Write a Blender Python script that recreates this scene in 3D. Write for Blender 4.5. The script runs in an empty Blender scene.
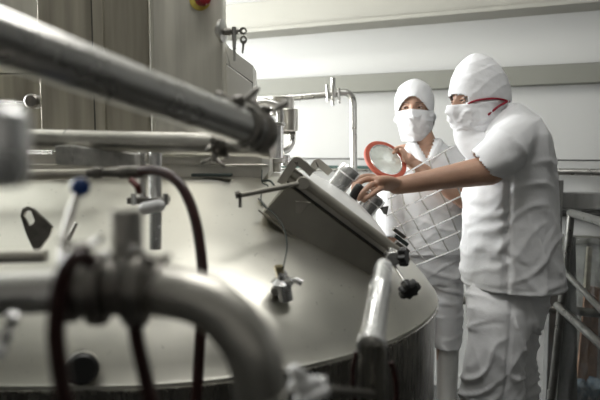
import bpy, bmesh, math, random
from mathutils import Vector, Matrix, Quaternion, noise
from mathutils.bvhtree import BVHTree
random.seed(4)
V = Vector
sc = bpy.context.scene
COL = sc.collection
F = 583.33
CAMZ = 1.35
PITCH = math.radians(4.9)
EYE = V((0, 0, CAMZ))
FW = V((0, math.cos(PITCH), -math.sin(PITCH)))
UP = V((0, math.sin(PITCH), math.cos(PITCH)))

def ray(px, py):
    return V((1, 0, 0)) * ((px - 300) / F) + FW - UP * ((py - 200) / F)

def at(px, py, Y):                      # point of the place seen at px,py at distance Y
    d = ray(px, py)
    return EYE + d * (Y / d.y)

def proj(p):
    d = p - EYE; w = d.dot(FW)
    return 300 + F * d.x / w, 200 - F * d.dot(UP) / w

# ------------------------------------------------------------------ materials
def mat(name, color, rough=0.5, metal=0.0, var=0.0, scale=20.0, stretch=(1, 1, 1), bump=0.0, bscale=None,
        rvar=0.0, spec=0.5, trans=0.0, alpha=1.0, sheen=0.0, emit=None, estr=0.0, sss=0.0, color2=None, ior=None,
        spots=0.0):
    m = bpy.data.materials.new(name); m.use_nodes = True
    nt = m.node_tree; N = nt.nodes; L = nt.links
    b = N['Principled BSDF']
    b.inputs['Base Color'].default_value = (*color, 1)
    b.inputs['Roughness'].default_value = rough
    b.inputs['Metallic'].default_value = metal
    b.inputs['Specular IOR Level'].default_value = spec
    b.inputs['Transmission Weight'].default_value = trans
    b.inputs['Alpha'].default_value = alpha
    b.inputs['Sheen Weight'].default_value = sheen
    if ior: b.inputs['IOR'].default_value = ior
    if sss:
        b.inputs['Subsurface Weight'].default_value = sss
        b.inputs['Subsurface Radius'].default_value = (0.02, 0.008, 0.004)
    if emit:
        b.inputs['Emission Color'].default_value = (*emit, 1)
        b.inputs['Emission Strength'].default_value = estr
    tc = N.new('ShaderNodeTexCoord'); mp = N.new('ShaderNodeMapping')
    mp.inputs['Scale'].default_value = stretch
    L.new(tc.outputs['Object'], mp.inputs['Vector'])
    n1 = N.new('ShaderNodeTexNoise'); n1.inputs['Scale'].default_value = scale; n1.inputs['Detail'].default_value = 6
    L.new(mp.outputs['Vector'], n1.inputs['Vector'])
    if var or color2:
        r = N.new('ShaderNodeValToRGB')
        c2 = color2 if color2 else tuple(c * (1 - var) for c in color)
        r.color_ramp.elements[0].position = 0.32; r.color_ramp.elements[1].position = 0.68
        r.color_ramp.elements[0].color = (*c2, 1); r.color_ramp.elements[1].color = (*color, 1)
        L.new(n1.outputs['Fac'], r.inputs['Fac'])
        out = r.outputs['Color']
        if spots:
            n3 = N.new('ShaderNodeTexNoise'); n3.inputs['Scale'].default_value = 90; n3.inputs['Detail'].default_value = 2
            L.new(tc.outputs['Object'], n3.inputs['Vector'])
            r3 = N.new('ShaderNodeValToRGB')
            r3.color_ramp.elements[0].position = 0.70; r3.color_ramp.elements[1].position = 0.76
            r3.color_ramp.elements[0].color = (0, 0, 0, 1); r3.color_ramp.elements[1].color = (spots, spots, spots, 1)
            L.new(n3.outputs['Fac'], r3.inputs['Fac'])
            mx = N.new('ShaderNodeMixRGB'); mx.inputs['Color2'].default_value = (0.05, 0.05, 0.045, 1)
            L.new(r3.outputs['Color'], mx.inputs['Fac']); L.new(out, mx.inputs['Color1']); out = mx.outputs['Color']
        L.new(out, b.inputs['Base Color'])
    if rvar:
        mr = N.new('ShaderNodeMapRange')
        mr.inputs['From Min'].default_value = 0.3; mr.inputs['From Max'].default_value = 0.7
        mr.inputs['To Min'].default_value = max(0.02, rough - rvar); mr.inputs['To Max'].default_value = rough + rvar
        L.new(n1.outputs['Fac'], mr.inputs['Value']); L.new(mr.outputs['Result'], b.inputs['Roughness'])
    if bump:
        n2 = N.new('ShaderNodeTexNoise'); n2.inputs['Scale'].default_value = bscale or scale; n2.inputs['Detail'].default_value = 4
        L.new(mp.outputs['Vector'], n2.inputs['Vector'])
        bp = N.new('ShaderNodeBump'); bp.inputs['Strength'].default_value = bump; bp.inputs['Distance'].default_value = 0.01
        L.new(n2.outputs['Fac'], bp.inputs['Height']); L.new(bp.outputs['Normal'], b.inputs['Normal'])
    return m

M = {}
M['steel'] = mat('brushed_steel', (0.60, 0.58, 0.53), 0.36, 1, 0.14, 14, (1, 1, 1), 0.02, 60, 0.07)
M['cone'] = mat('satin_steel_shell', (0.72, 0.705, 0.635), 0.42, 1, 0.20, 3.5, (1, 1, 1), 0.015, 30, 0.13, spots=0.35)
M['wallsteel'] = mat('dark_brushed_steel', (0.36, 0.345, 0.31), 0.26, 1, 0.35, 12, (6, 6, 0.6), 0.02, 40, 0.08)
M['pipe'] = mat('polished_pipe_steel', (0.58, 0.57, 0.545), 0.30, 1, 0.12, 25, (1, 1, 1), 0.015, 50, 0.06)
M['pipebright'] = mat('bright_pipe_steel', (0.84, 0.84, 0.83), 0.25, .8, 0.10, 25, (1, 1, 1), 0.01, 50, 0.06)
M['darksteel'] = mat('dark_clamp_steel', (0.28, 0.265, 0.24), 0.38, 1, 0.4, 40, (1, 1, 1), 0.05, 80, 0.1)
M['railsteel'] = mat('dull_rail_steel', (0.30, 0.30, 0.285), 0.32, 1, 0.2, 25, (1, 1, 1), 0.015, 50, 0.06)
M['boxsteel'] = mat('hatch_side_steel', (0.42, 0.40, 0.345), 0.40, 1, 0.16, 12, (1, 1, 1), 0.02, 60, 0.06)
M['lidsteel'] = mat('lid_edge_steel', (0.50, 0.475, 0.42), 0.42, 1, 0.15, 18, (1, 1, 1), 0.02, 60, 0.06)
M['cabl'] = mat('stained_cabinet_steel', (0.46, 0.43, 0.35), 0.36, .55, 0.42, 5, (5, 5, 0.35), 0.03, 30, 0.08)
M['cabr'] = mat('brushed_door_steel', (0.66, 0.64, 0.56), 0.40, .55, 0.22, 7, (5, 5, 0.35), 0.03, 30, 0.08)
M['console'] = mat('console_steel', (0.72, 0.71, 0.66), 0.45, .15, 0.1, 6, (1, 1, 1), 0.01, 30, 0.05)
M['lid'] = mat('bright_lid_steel', (0.86, 0.86, 0.84), 0.45, .35, 0.08, 10, (1, 1, 1), 0.02, 40, 0.06)
M['block'] = mat('cast_grey_block', (0.50, 0.49, 0.45), 0.65, 0.0, 0.3, 60, bump=0.2, bscale=120)
M['seam'] = mat('seam_dark', (0.03, 0.03, 0.028), 0.6)
M['black'] = mat('black_plastic', (0.018, 0.018, 0.018), 0.38, 0, 0.3, 30, bump=0.02)
M['hose'] = mat('dark_red_rubber_hose', (0.040, 0.012, 0.010), 0.30, 0, 0.4, 30, bump=0.02)
M['hoseclamp'] = mat('red_brown_fitting', (0.17, 0.04, 0.03), 0.5, 0, 0.3, 30)
M['cable'] = mat('dark_green_cable', (0.03, 0.045, 0.04), 0.5, 0, 0.3, 30)
M['blue'] = mat('blue_plastic', (0.012, 0.055, 0.24), 0.28, 0, 0.2, 20)
M['red'] = mat('red_plastic', (0.26, 0.015, 0.02), 0.35, 0, 0.2, 20)
M['yellow'] = mat('yellow_plastic', (0.62, 0.52, 0.10), 0.5, 0, 0.15, 20)
M['brass'] = mat('brass', (0.58, 0.50, 0.30), 0.3, 1, 0.2, 30)
M['whiteplastic'] = mat('white_plastic', (0.85, 0.85, 0.85), 0.35, 0, 0.05, 20)
M['gasket'] = mat('red_rubber_gasket', (0.46, 0.10, 0.06), 0.5, 0, 0.18, 40, bump=0.03)
M['cloth'] = mat('white_cotton', (0.78, 0.785, 0.80), 0.85, 0, 0.05, 9, bump=0.25, bscale=26, sheen=0.1)
M['capcloth'] = mat('white_knit', (0.80, 0.805, 0.82), 0.85, 0, 0.05, 12, bump=0.22, bscale=40, sheen=0.1)
def creases(m, sc_, st):
    nt = m.node_tree; N = nt.nodes; L = nt.links
    b = N['Principled BSDF']; old = b.inputs['Normal'].links[0].from_node if b.inputs['Normal'].links else None
    tc = N.new('ShaderNodeTexCoord'); n = N.new('ShaderNodeTexNoise'); n.noise_type = 'RIDGED_MULTIFRACTAL'
    n.inputs['Scale'].default_value = sc_; n.inputs['Detail'].default_value = 3; n.inputs['Distortion'].default_value = 1.2
    mp = N.new('ShaderNodeMapping'); mp.inputs['Scale'].default_value = (1, 1, 1.7); mp.inputs['Rotation'].default_value = (.3, .5, 0)
    L.new(tc.outputs['Object'], mp.inputs['Vector']); L.new(mp.outputs['Vector'], n.inputs['Vector'])
    bp = N.new('ShaderNodeBump'); bp.inputs['Strength'].default_value = st; bp.inputs['Distance'].default_value = .012
    L.new(n.outputs['Fac'], bp.inputs['Height'])
    if old: L.new(old.outputs['Normal'], bp.inputs['Normal'])
    L.new(bp.outputs['Normal'], b.inputs['Normal'])
creases(M['cloth'], 5, .9); creases(M['capcloth'], 9, .22)
M['seamcloth'] = mat('white_cotton_seam', (0.70, 0.70, 0.71), 0.9, 0, 0.1, 50)
M['redtie'] = mat('red_elastic', (0.30, 0.012, 0.03), 0.7, 0, 0.2, 60)
M['skin'] = mat('skin', (0.50, 0.30, 0.21), 0.5, 0, 0.14, 24, bump=0.06, bscale=120, sss=0.12)
M['hair'] = mat('black_hair', (0.02, 0.013, 0.01), 0.5, 0, 0.3, 60)
M['eyew'] = mat('eye_white', (0.75, 0.72, 0.68), 0.2)
M['iris'] = mat('dark_brown_iris', (0.03, 0.015, 0.01), 0.15)
M['boot'] = mat('white_rubber_boot', (0.72, 0.72, 0.70), 0.35, 0, 0.08, 12, bump=0.05, trans=0.1)
M['wall'] = mat('white_painted_wall', (0.49, 0.49, 0.47), 0.7, 0, 0.03, 3, bump=0.02, bscale=40)
M['beam'] = mat('grey_green_painted_duct', (0.21, 0.21, 0.18), 0.6, 0, 0.06, 4, bump=0.02, bscale=40)
M['beamtop'] = mat('cream_painted_duct', (0.34, 0.332, 0.29), 0.6, 0, 0.05, 4, bump=0.02, bscale=40)
M['ceil'] = mat('ceiling_paint', (0.50, 0.50, 0.47), 0.8, 0, 0.03, 4)
M['floor'] = mat('dark_wet_floor', (0.10, 0.10, 0.095), 0.35, 0, 0.5, 8, bump=0.1, bscale=60)
M['greenpipe'] = mat('dark_green_pipe_paint', (0.03, 0.07, 0.06), 0.4, 0, 0.2, 20)
M['darkrail'] = mat('dark_channel_paint', (0.07, 0.07, 0.065), 0.5, 0.3, 0.2, 20)
M['greypanel'] = mat('grey_post_paint', (0.24, 0.24, 0.23), 0.5, 0.2, 0.25, 6, (4, 4, 0.5))
M['card'] = mat('brown_cardboard', (0.66, 0.38, 0.26), 0.8, 0, 0.15, 12)
M['wood'] = mat('pale_wood', (0.60, 0.55, 0.45), 0.7, 0, 0.2, 14, (1, 1, 0.2))
M['bluebag'] = mat('blue_plastic_film', (0.20, 0.33, 0.50), 0.25, 0, 0.2, 30, color2=(0.65, 0.72, 0.80), bump=0.4, bscale=40)
M['redmark'] = M['redtie']
M['windowglow'] = mat('added_window_glow', (0.9, 0.9, 0.9), 0.5, emit=(.97, .99, 1), estr=8.0)  # glow for the pane of the added, unseen window
M['lamp'] = mat('added_lamp_glow', (0.9, 0.9, 0.9), 0.5, emit=(1, 0.98, 0.94), estr=6.0)  # glow for the added, unseen ceiling lamps

def clear_mat(name, tint, rough, mixf):
    m = bpy.data.materials.new(name); m.use_nodes = True
    nt = m.node_tree; N = nt.nodes; L = nt.links
    for n in list(N): N.remove(n)
    o = N.new('ShaderNodeOutputMaterial'); tr = N.new('ShaderNodeBsdfTransparent'); g = N.new('ShaderNodeBsdfPrincipled')
    tr.inputs['Color'].default_value = (0.92, 0.94, 0.92, 1)
    g.inputs['Base Color'].default_value = (*tint, 1); g.inputs['Roughness'].default_value = rough
    mx = N.new('ShaderNodeMixShader')
    tc = N.new('ShaderNodeTexCoord'); n = N.new('ShaderNodeTexNoise'); n.inputs['Scale'].default_value = 14
    L.new(tc.outputs['Object'], n.inputs['Vector'])
    mr = N.new('ShaderNodeMapRange'); mr.inputs['From Min'].default_value = 0.35; mr.inputs['From Max'].default_value = 0.65
    mr.inputs['To Min'].default_value = mixf * 0.55; mr.inputs['To Max'].default_value = mixf
    L.new(n.outputs['Fac'], mr.inputs['Value']); L.new(mr.outputs['Result'], mx.inputs['Fac'])
    bp = N.new('ShaderNodeBump'); bp.inputs['Strength'].default_value = 0.5; bp.inputs['Distance'].default_value = 0.02
    L.new(n.outputs['Fac'], bp.inputs['Height']); L.new(bp.outputs['Normal'], g.inputs['Normal'])
    L.new(tr.outputs[0], mx.inputs[1]); L.new(g.outputs[0], mx.inputs[2]); L.new(mx.outputs[0], o.inputs['Surface'])
    return m
M['glass'] = clear_mat('milky_sight_glass', (0.62, 0.63, 0.58), 0.12, 0.80)
M['film'] = clear_mat('clear_plastic_film', (0.30, 0.30, 0.31), 0.12, 0.40)

# ------------------------------------------------------------------ mesh builder
def frame(d):
    d = d.normalized()
    a = V((0, 0, 1)) if abs(d.z) < 0.9 else V((1, 0, 0))
    u = d.cross(a).normalized(); v = d.cross(u).normalized()
    return u, v, d

class MB:
    def __init__(s): s.v = []; s.f = []
    def add(s, vs, fs):
        o = len(s.v); s.v += [V(p) for p in vs]; s.f += [tuple(i + o for i in f) for f in fs]; return s
    def box(s, c, size, R=None):
        R = R or Matrix.Identity(3); hx, hy, hz = [k / 2 for k in size]
        vs = [V(c) + R @ V((x, y, z)) for x in (-hx, hx) for y in (-hy, hy) for z in (-hz, hz)]
        return s.add(vs, [(0, 1, 3, 2), (4, 6, 7, 5), (0, 4, 5, 1), (2, 3, 7, 6), (0, 2, 6, 4), (1, 5, 7, 3)])
    def prism(s, pts, ext):
        n = len(pts); a = [V(p) for p in pts]; b = [p + V(ext) for p in a]
        fs = [tuple(range(n)), tuple(range(2 * n - 1, n - 1, -1))]
        fs += [(i, i + n, (i + 1) % n + n, (i + 1) % n) for i in range(n)]
        return s.add(a + b, fs)
    def rings(s, rings, cap=True, closed=False):
        n = len(rings[0]); vs = [p for r in rings for p in r]; fs = []
        m = len(rings)
        for k in range(m if closed else m - 1):
            k2 = (k + 1) % m
            for i in range(n):
                j = (i + 1) % n
                fs.append((k * n + i, k * n + j, k2 * n + j, k2 * n + i))
        if cap and not closed:
            fs.append(tuple(range(n - 1, -1, -1))); fs.append(tuple((m - 1) * n + i for i in range(n)))
        return s.add(vs, fs)
    def tube(s, pts, r, seg=20, cap=True, flat=1.0, ups=None, closed=False):
        pts = [V(p) for p in pts]; n = len(pts)
        rr = list(r) if hasattr(r, '__len__') else [r] * n
        tans = []
        for i in range(n):
            if closed: t = pts[(i + 1) % n] - pts[(i - 1) % n]
            else:
                a = pts[max(i - 1, 0)]; b = pts[min(i + 1, n - 1)]; t = b - a
            tans.append(t.normalized())
        u = ups.normalized() if ups is not None else frame(tans[0])[0]
        rings = []
        for i in range(n):
            t = tans[i]; u = (u - t * u.dot(t)).normalized(); v = t.cross(u)
            rings.append([pts[i] + (u * math.cos(a) + v * math.sin(a) * flat) * rr[i]
                          for a in [2 * math.pi * k / seg for k in range(seg)]])
        return s.rings(rings, cap, closed)
    def lathe(s, o, d, prof, seg=28, cap=True):    # prof: (distance along d, radius)
        u, v, d = frame(V(d)); o = V(o)
        rings = [[o + d * t + (u * math.cos(a) + v * math.sin(a)) * max(r, 1e-5) for a in [2 * math.pi * k / seg for k in range(seg)]] for t, r in prof]
        return s.rings(rings, cap)
    def ball(s, c, r, seg=16, sc3=(1, 1, 1), R=None):
        R = R or Matrix.Identity(3); rings = []
        for i in range(1, seg):
            th = math.pi * i / seg
            rings.append([V(c) + R @ V((math.sin(th) * math.cos(a) * r * sc3[0], math.sin(th) * math.sin(a) * r * sc3[1], math.cos(th) * r * sc3[2]))
                          for a in [2 * math.pi * k / (seg * 2) for k in range(seg * 2)]])
        return s.rings(rings)
    def mesh(s, name, org=V((0, 0, 0))):
        me = bpy.data.meshes.new(name)
        me.from_pydata([tuple(p - org) for p in s.v], [], s.f)
        bm = bmesh.new(); bm.from_mesh(me); bmesh.ops.recalc_face_normals(bm, faces=bm.faces); bm.to_mesh(me); bm.free()
        return me

WLOC = {}
def wloc(o): return WLOC.get(o.name, V((0, 0, 0)))
def setup(o, label=None, cat=None, group=None, kind=None):
    if label: o['label'] = label
    if cat: o['category'] = cat
    if group: o['group'] = group
    if kind: o['kind'] = kind
    return o
def link_mesh(name, me, m, parent, org, smooth=35):
    o = bpy.data.objects.new(name, me); COL.objects.link(o)
    if m is not None: me.materials.append(M[m])
    if smooth:
        me.shade_smooth(); me.set_sharp_from_angle(angle=math.radians(smooth))
    if parent is not None: o.parent = parent; o.location = (0, 0, 0)
    else: o.location = org
    WLOC[o.name] = org.copy()
    return o
def build(mb, name, m, parent=None, label=None, cat=None, group=None, kind=None, bevel=0, smooth=35):
    if parent is not None: org = wloc(parent)
    else:
        xs = [p.x for p in mb.v]; ys = [p.y for p in mb.v]; zs = [p.z for p in mb.v]
        org = V(((min(xs) + max(xs)) / 2, (min(ys) + max(ys)) / 2, min(zs)))
    o = link_mesh(name, mb.mesh(name, org), m, parent, org, smooth)
    if bevel:
        b = o.modifiers.new('bevel', 'BEVEL'); b.width = bevel; b.segments = 2; b.limit_method = 'ANGLE'; b.angle_limit = math.radians(40)
    return setup(o, label, cat, group, kind)
def empty(name, loc, label, cat, group=None):
    o = bpy.data.objects.new(name, None); COL.objects.link(o); o.location = loc
    o.empty_display_size = 0.05
    WLOC[o.name] = V(loc)
    return setup(o, label, cat, group)

def smoothpath(pts, sub=8):              # Catmull-Rom
    P = [V(p) for p in pts]; P = [2 * P[0] - P[1]] + P + [2 * P[-1] - P[-2]]
    out = []
    for i in range(1, len(P) - 2):
        a, b, c, d = P[i - 1:i + 3]
        for k in range(sub):
            t = k / sub
            out.append(0.5 * ((2 * b) + (c - a) * t + (2 * a - 5 * b + 4 * c - d) * t * t + (3 * b - a - 3 * c + d) * t ** 3))
    out.append(P[-2]); return out
def lerp_list(vals, n):
    out = []
    for i in range(n):
        t = i / (n - 1) * (len(vals) - 1); k = min(int(t), len(vals) - 2); out.append(vals[k] * (1 - (t - k)) + vals[k + 1] * (t - k))
    return out

# ------------------------------------------------------------------ room
WP0 = V((0, 3.6, 0)); WA = math.radians(22.7)
WT = V((math.cos(WA), -math.sin(WA), 0)); WN = V((-math.sin(WA), -math.cos(WA), 0))
WR = Matrix((WT, -WN, V((0, 0, 1)))).transposed()
def wz(py): return at(300, py, 3.6).z
def wall_s(px):                          # run along the wall reached at picture column px
    u = (px - 300) / F
    return (u * 3.6) / (WT.x - u * WT.y)
def wbox(mb, s0, s1, z0, z1, off0, off1):
    c = WP0 + WT * (s0 + s1) / 2 + WN * (off0 + off1) / 2 + V((0, 0, (z0 + z1) / 2))
    return mb.box(c, (s1 - s0, abs(off1 - off0), z1 - z0), WR)
S0, S1 = -3.6, 3.2
build(wbox(MB(), S0, S1, 0, 2.95, -0.12, 0), 'wall_back', 'wall', kind='structure')
build(MB().box((0, 1.2, -0.05), (7, 8, 0.1)), 'floor', 'floor', kind='structure')
build(MB().box((0, 1.2, 3.0), (7, 8, 0.1)), 'ceiling', 'ceil', kind='structure')
build(MB().box((0, -1.3, 0.65), (7, 0.1, 1.3)), 'reflection_screen', 'floor', kind='structure')  # low unseen screen, added to darken reflections in the lower vat shoulder
build(MB().box((-2.9, 1.6, 1.475), (0.1, 7, 2.95)), 'wall_left', 'wall', kind='structure')
build(MB().box((2.9, 0.0, 1.475), (0.1, 5.0, 2.95)), 'wall_right', 'greypanel', kind='structure')
build(wbox(MB(), S0, S1, wz(95.5), wz(79), 0, 0.07), 'trim_1', 'beam', kind='structure', bevel=0.004)
up = wbox(MB(), S0, S1, wz(31), wz(4), 0, 0.16)
build(up, 'trim_2', 'beamtop', kind='structure', bevel=0.004)
build(wbox(MB(), S0, S1, wz(35), wz(31), 0, 0.19), 'trim_3', 'beamtop', kind='structure', bevel=0.003)
build(wbox(MB(), S0, S1, 0.0, 0.07, 0, 0.02), 'baseboard_back', 'wall', kind='structure', bevel=0.003)
def wpipe(name, py, r, off, m, s0=S0, s1=S1, label='', cat='pipe', z=None):
    zz = wz(py) if z is None else z
    a = WP0 + WN * off + V((0, 0, zz))
    o = MB().tube([a + WT * s0, a + WT * (s0 + s1) / 2, a + WT * s1], r, 16)
    return build(o, name, m, label=label, cat=cat)
wpipe('wall_pipe', 158.5, 0.004, 0.03, 'darkrail', label='thin grey conduit along the white wall, highest of the wall lines', cat='conduit')
wpipe('wall_pipe', 168, 0.018, 0.06, 'pipe', label='steel pipe along the wall behind the two workers, just under the thin conduit')
wpipe('wall_pipe', 166, 0.009, 0.14, 'greenpipe', s1=wall_s(420), label='dark green pipe on the white wall behind the round glass')
build(wbox(MB(), wall_s(500), S1, wz(198), wz(185), 0, 0.08), 'cable_channel', 'greypanel', kind='structure', bevel=0.003)  # grey cable channel fixed along the wall
wpipe('wall_pipe', 202.5, 0.016, 0.06, 'darkrail', s0=wall_s(500), label='dark pipe on the wall under the grey cable channel')
build(wbox(MB(), wall_s(500), S1, wz(227.5), wz(221), 0, 0.03), 'trim_4', 'beam', kind='structure')
wpipe('wall_rail', 318, 0.022, 0.25, 'darksteel', s0=wall_s(380), label='dark horizontal rail low behind the trousers of the near worker', cat='rail', z=at(500, 304, 2.9).z)
# unseen ceiling lamps, added to brighten the wall and the steelwork
def lamp(x, y, rz, w, l, power, label):
    r = empty('added_ceiling_light', (x, y, 2.94), label, 'added ceiling light')
    R = Matrix.Rotation(rz, 3, 'Z')
    build(MB().box((x, y, 2.925), (l + .06, w + .06, 0.05), R), 'housing', 'wall', r, bevel=0.004)
    build(MB().box((x, y, 2.893), (l, w, 0.012), R), 'diffuser', 'lamp', r, bevel=0.003)
    ld = bpy.data.lights.new('added_lamp_light', 'AREA'); ld.shape = 'RECTANGLE'; ld.size = l; ld.size_y = w; ld.energy = power
    ld.color = (1.0, 0.985, 0.95)
    lo = bpy.data.objects.new('added_lamp_light', ld); COL.objects.link(lo); lo.location = (x, y, 2.88); lo.rotation_euler = (0, 0, rz)
lamp(-0.8, 2.5, -WA, 0.25, 1.1, 8, 'added long ceiling light nearest the white wall, out of view')
# unseen window added in the left wall to light the room sideways
wy0, wy1, wz0, wz1 = 2.1, 4.0, 1.15, 2.45
wf = MB()
for (yy, zz, ly, lz) in (((wy0 + wy1) / 2, wz0, wy1 - wy0 + .1, .06), ((wy0 + wy1) / 2, wz1, wy1 - wy0 + .1, .06), (wy0, (wz0 + wz1) / 2, .06, wz1 - wz0), (wy1, (wz0 + wz1) / 2, .06, wz1 - wz0), ((wy0 + wy1) / 2, (wz0 + wz1) / 2, .05, wz1 - wz0)):
    wf.box((-2.83, yy, zz), (.05, ly, lz))
build(wf, 'added_window_frame', 'wall', kind='structure')
build(MB().box((-2.843, (wy0 + wy1) / 2, (wz0 + wz1) / 2), (.01, wy1 - wy0, wz1 - wz0)), 'added_window_pane', 'windowglow', kind='structure')
wl = bpy.data.lights.new('added_window_light', 'AREA'); wl.shape = 'RECTANGLE'; wl.size = wz1 - wz0; wl.size_y = wy1 - wy0; wl.energy = 115; wl.color = (.97, .99, 1.0)
wo_ = bpy.data.objects.new('added_window_light', wl); COL.objects.link(wo_); wo_.location = (-2.80, (wy0 + wy1) / 2, (wz0 + wz1) / 2); wo_.rotation_euler = (0, -math.pi / 2, 0)
lamp(0.1, 1.2, 0.3, 0.25, 1.3, 6.5, 'added long ceiling light above the steel pipes, out of view')

# ------------------------------------------------------------------ vat
CX, CY, RB, RT = -0.40, 1.90, 0.84, 0.36
ZB, ZT = 0.91, 1.268
vat = empty('cheese_vat', (CX, CY, 0), 'large steel vat with a sloping shoulder, filling the lower half in front of the workers', 'vat')
def stadium(r, z, n=48, left=-2.6, soft=0.0):
    pts = []
    for k in range(n + 1):               # right half circle, from back to front
        a = math.pi / 2 - math.pi * k / n
        pts.append(V((CX + r * math.cos(a), CY + r * math.sin(a), z)))
    for k in range(1, 9): pts.append(V((CX + (left - CX) * k / 8, CY - r, z)))
    for k in range(0, 9): pts.append(V((left + (CX - left) * k / 9, CY + r, z)))
    return pts
def shoulder(t): return 0.82 * t + 0.18 * t ** 7
prof = []
K = 26
for k in range(0, K + 1):
    t = 1 - k / K; prof.append((RT + (RB - 0.012 - RT) * t, ZT - (ZT - ZB - 0.0) * shoulder(t)))
m = MB(); m.rings([stadium(RB - 0.006, ZB - 0.014), stadium(RB - 0.007, ZB - .004)] + [stadium(r, z) for r, z in prof] + [stadium(RT - .02, ZT + .004)])
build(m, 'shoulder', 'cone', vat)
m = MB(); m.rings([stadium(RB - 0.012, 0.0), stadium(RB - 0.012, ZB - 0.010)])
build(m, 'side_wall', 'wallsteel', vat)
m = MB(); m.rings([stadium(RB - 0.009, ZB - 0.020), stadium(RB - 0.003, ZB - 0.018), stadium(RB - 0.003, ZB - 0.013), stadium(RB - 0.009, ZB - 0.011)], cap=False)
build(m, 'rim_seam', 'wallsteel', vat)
def cone_z(x, y):
    r = math.hypot(x - CX, y - CY) if x > CX else abs(y - CY)
    return ZT if r < RT else ZT - (ZT - ZB) * shoulder((r - RT) / (RB - .012 - RT))
def on_vat(px, py):                      # where the ray meets the sloping shoulder
    lo, hi = 0.9, 2.4
    y = lo
    while y < hi:
        p = at(px, py, y)
        r = math.hypot(p.x - CX, p.y - CY) if p.x > CX else abs(p.y - CY)
        if r < RB - 0.02 and p.z <= cone_z(p.x, p.y): return p
        y += 0.002
    return at(px, py, 1.5)
def vat_normal(p):
    d = V((p.x - CX, p.y - CY, 0)) if p.x > CX else V((0, p.y - CY, 0))
    d.normalize(); s = (ZT - ZB) / (RB - RT)
    return (d * s + V((0, 0, 1))).normalized()
# deck on top of the vat: low plinth behind the shoulder's top edge
pA = at(268, 178, 1.66); pB = at(-60, 182, 1.66)
zd = at(200, 152, 1.66).z
m = MB().box(((pA.x - 1.9) / 2, 1.88, (zd + ZT) / 2), (pA.x + 1.9, 0.4, zd - ZT + 0.002))
build(m, 'deck_plinth', 'steel', vat, bevel=0.004)
z1 = at(200, 165, 1.655).z
build(MB().box(((pA.x - 1.9) / 2, 1.652, z1), (pA.x + 1.9, 0.03, 0.006)), 'deck_lip', 'steel', vat, bevel=0.002)
# lifting lug with a hole
def lug():
    g = MB(); Yl = 1.24
    hc = at(29, 218, Yl)
    outline = [(20.5, 216), (22, 209), (27, 206.5), (33, 209), (52, 227), (49, 236), (38, 251), (34, 251), (26, 234)]
    n = len(outline); out = [at(x, y, Yl) for x, y in outline]
    hole = []
    for x, y in outline:
        p = at(x, y, Yl); d = (p - hc); d.y = 0; d.normalize(); hole.append(hc + V((d.x * 0.0125, 0, d.z * 0.0165)))
    ext = V((0.001, 0.006, 0))
    vs = out + hole + [p + ext for p in out] + [p + ext for p in hole]; fs = []
    for i in range(n):
        j = (i + 1) % n
        fs += [(i, j, n + j, n + i), (2 * n + i, 3 * n + i, 3 * n + j, 2 * n + j), (i, 2 * n + i, 2 * n + j, j), (n + i, n + j, 3 * n + j, 3 * n + i)]
    g.add(vs, fs); return g
build(lug(), 'lifting_lug', 'darksteel', vat, label='dark lug plate with a round hole', smooth=20)
a = at(76, 224, 1.24); b = at(69, 239, 1.21)
build(MB().tube([a, b], 0.004, 8), 'lug_rib', 'darksteel', vat)
# sensor knob on lower left of the shoulder
p = on_vat(82, 364); n = vat_normal(p); n = (n + V((0, -0.9, 0))).normalized()
n2 = V((0.35, -0.9, 0.1)).normalized()
m = MB().lathe(p - n2 * 0.03, n2, [(0, .02), (.03, .02), (.034, .029), (.075, .029), (.08, .025)])
sn = build(m, 'sensor_cap', 'black', vat, label='round black cap')
build(MB().lathe(p - n2 * 0.03, n2, [(.05, .0305), (.066, .0305)]), 'cap_ring', 'pipe', sn)

# --- hatch
SL = math.radians(36.9)
ad = V((math.cos(SL), 0, -math.sin(SL))); nd = V((math.sin(SL), 0, math.cos(SL))); yd = V((0, 1, 0))
HY = 1.47; HW = 0.52                      # front face distance, width back
O = at(288, 184, HY)
HL = 0.325
def hp(a_, n_, y_=0.0): return O + ad * a_ + nd * n_ + yd * y_
HR = Matrix((ad, yd, nd)).transposed()
m = MB(); m.prism([hp(-0.0, 0), hp(HL - .012, 0), hp(HL - 0.018, -0.105), hp(-0.008, -0.095), hp(-0.008, -0.16), hp(HL - 0.03, -0.16)][:4], (0, HW, 0))
build(m, 'hatch_box', 'boxsteel', vat, bevel=0.003)
m = MB(); m.prism([hp(-0.02, -0.095), hp(HL - 0.018, -0.105), hp(HL - 0.018, -0.109), hp(-0.02, -0.099)], (0, -0.01, 0))
build(m, 'hatch_flange', 'lidsteel', vat, label='thin flange along the bottom of the hatch')
lid = build(MB().box(hp(HL / 2 + .005, 0.014, HW / 2), (HL + 0.03, HW + 0.02, 0.022), HR), 'hatch_lid', 'lidsteel', vat, bevel=0.004)
m = MB().tube([hp(-0.02, 0.030, -0.010), hp(HL * .5, 0.030, -0.010), hp(HL + 0.01, 0.030, -0.010)], 0.0125, 16)
build(m, 'lid_edge_bead', 'lidsteel', lid)
build(MB().box(hp(HL / 2 + .005, 0.004, -0.0125), (HL + 0.02, 0.004, 0.004), HR), 'lid_gap', 'seam', lid)
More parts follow.
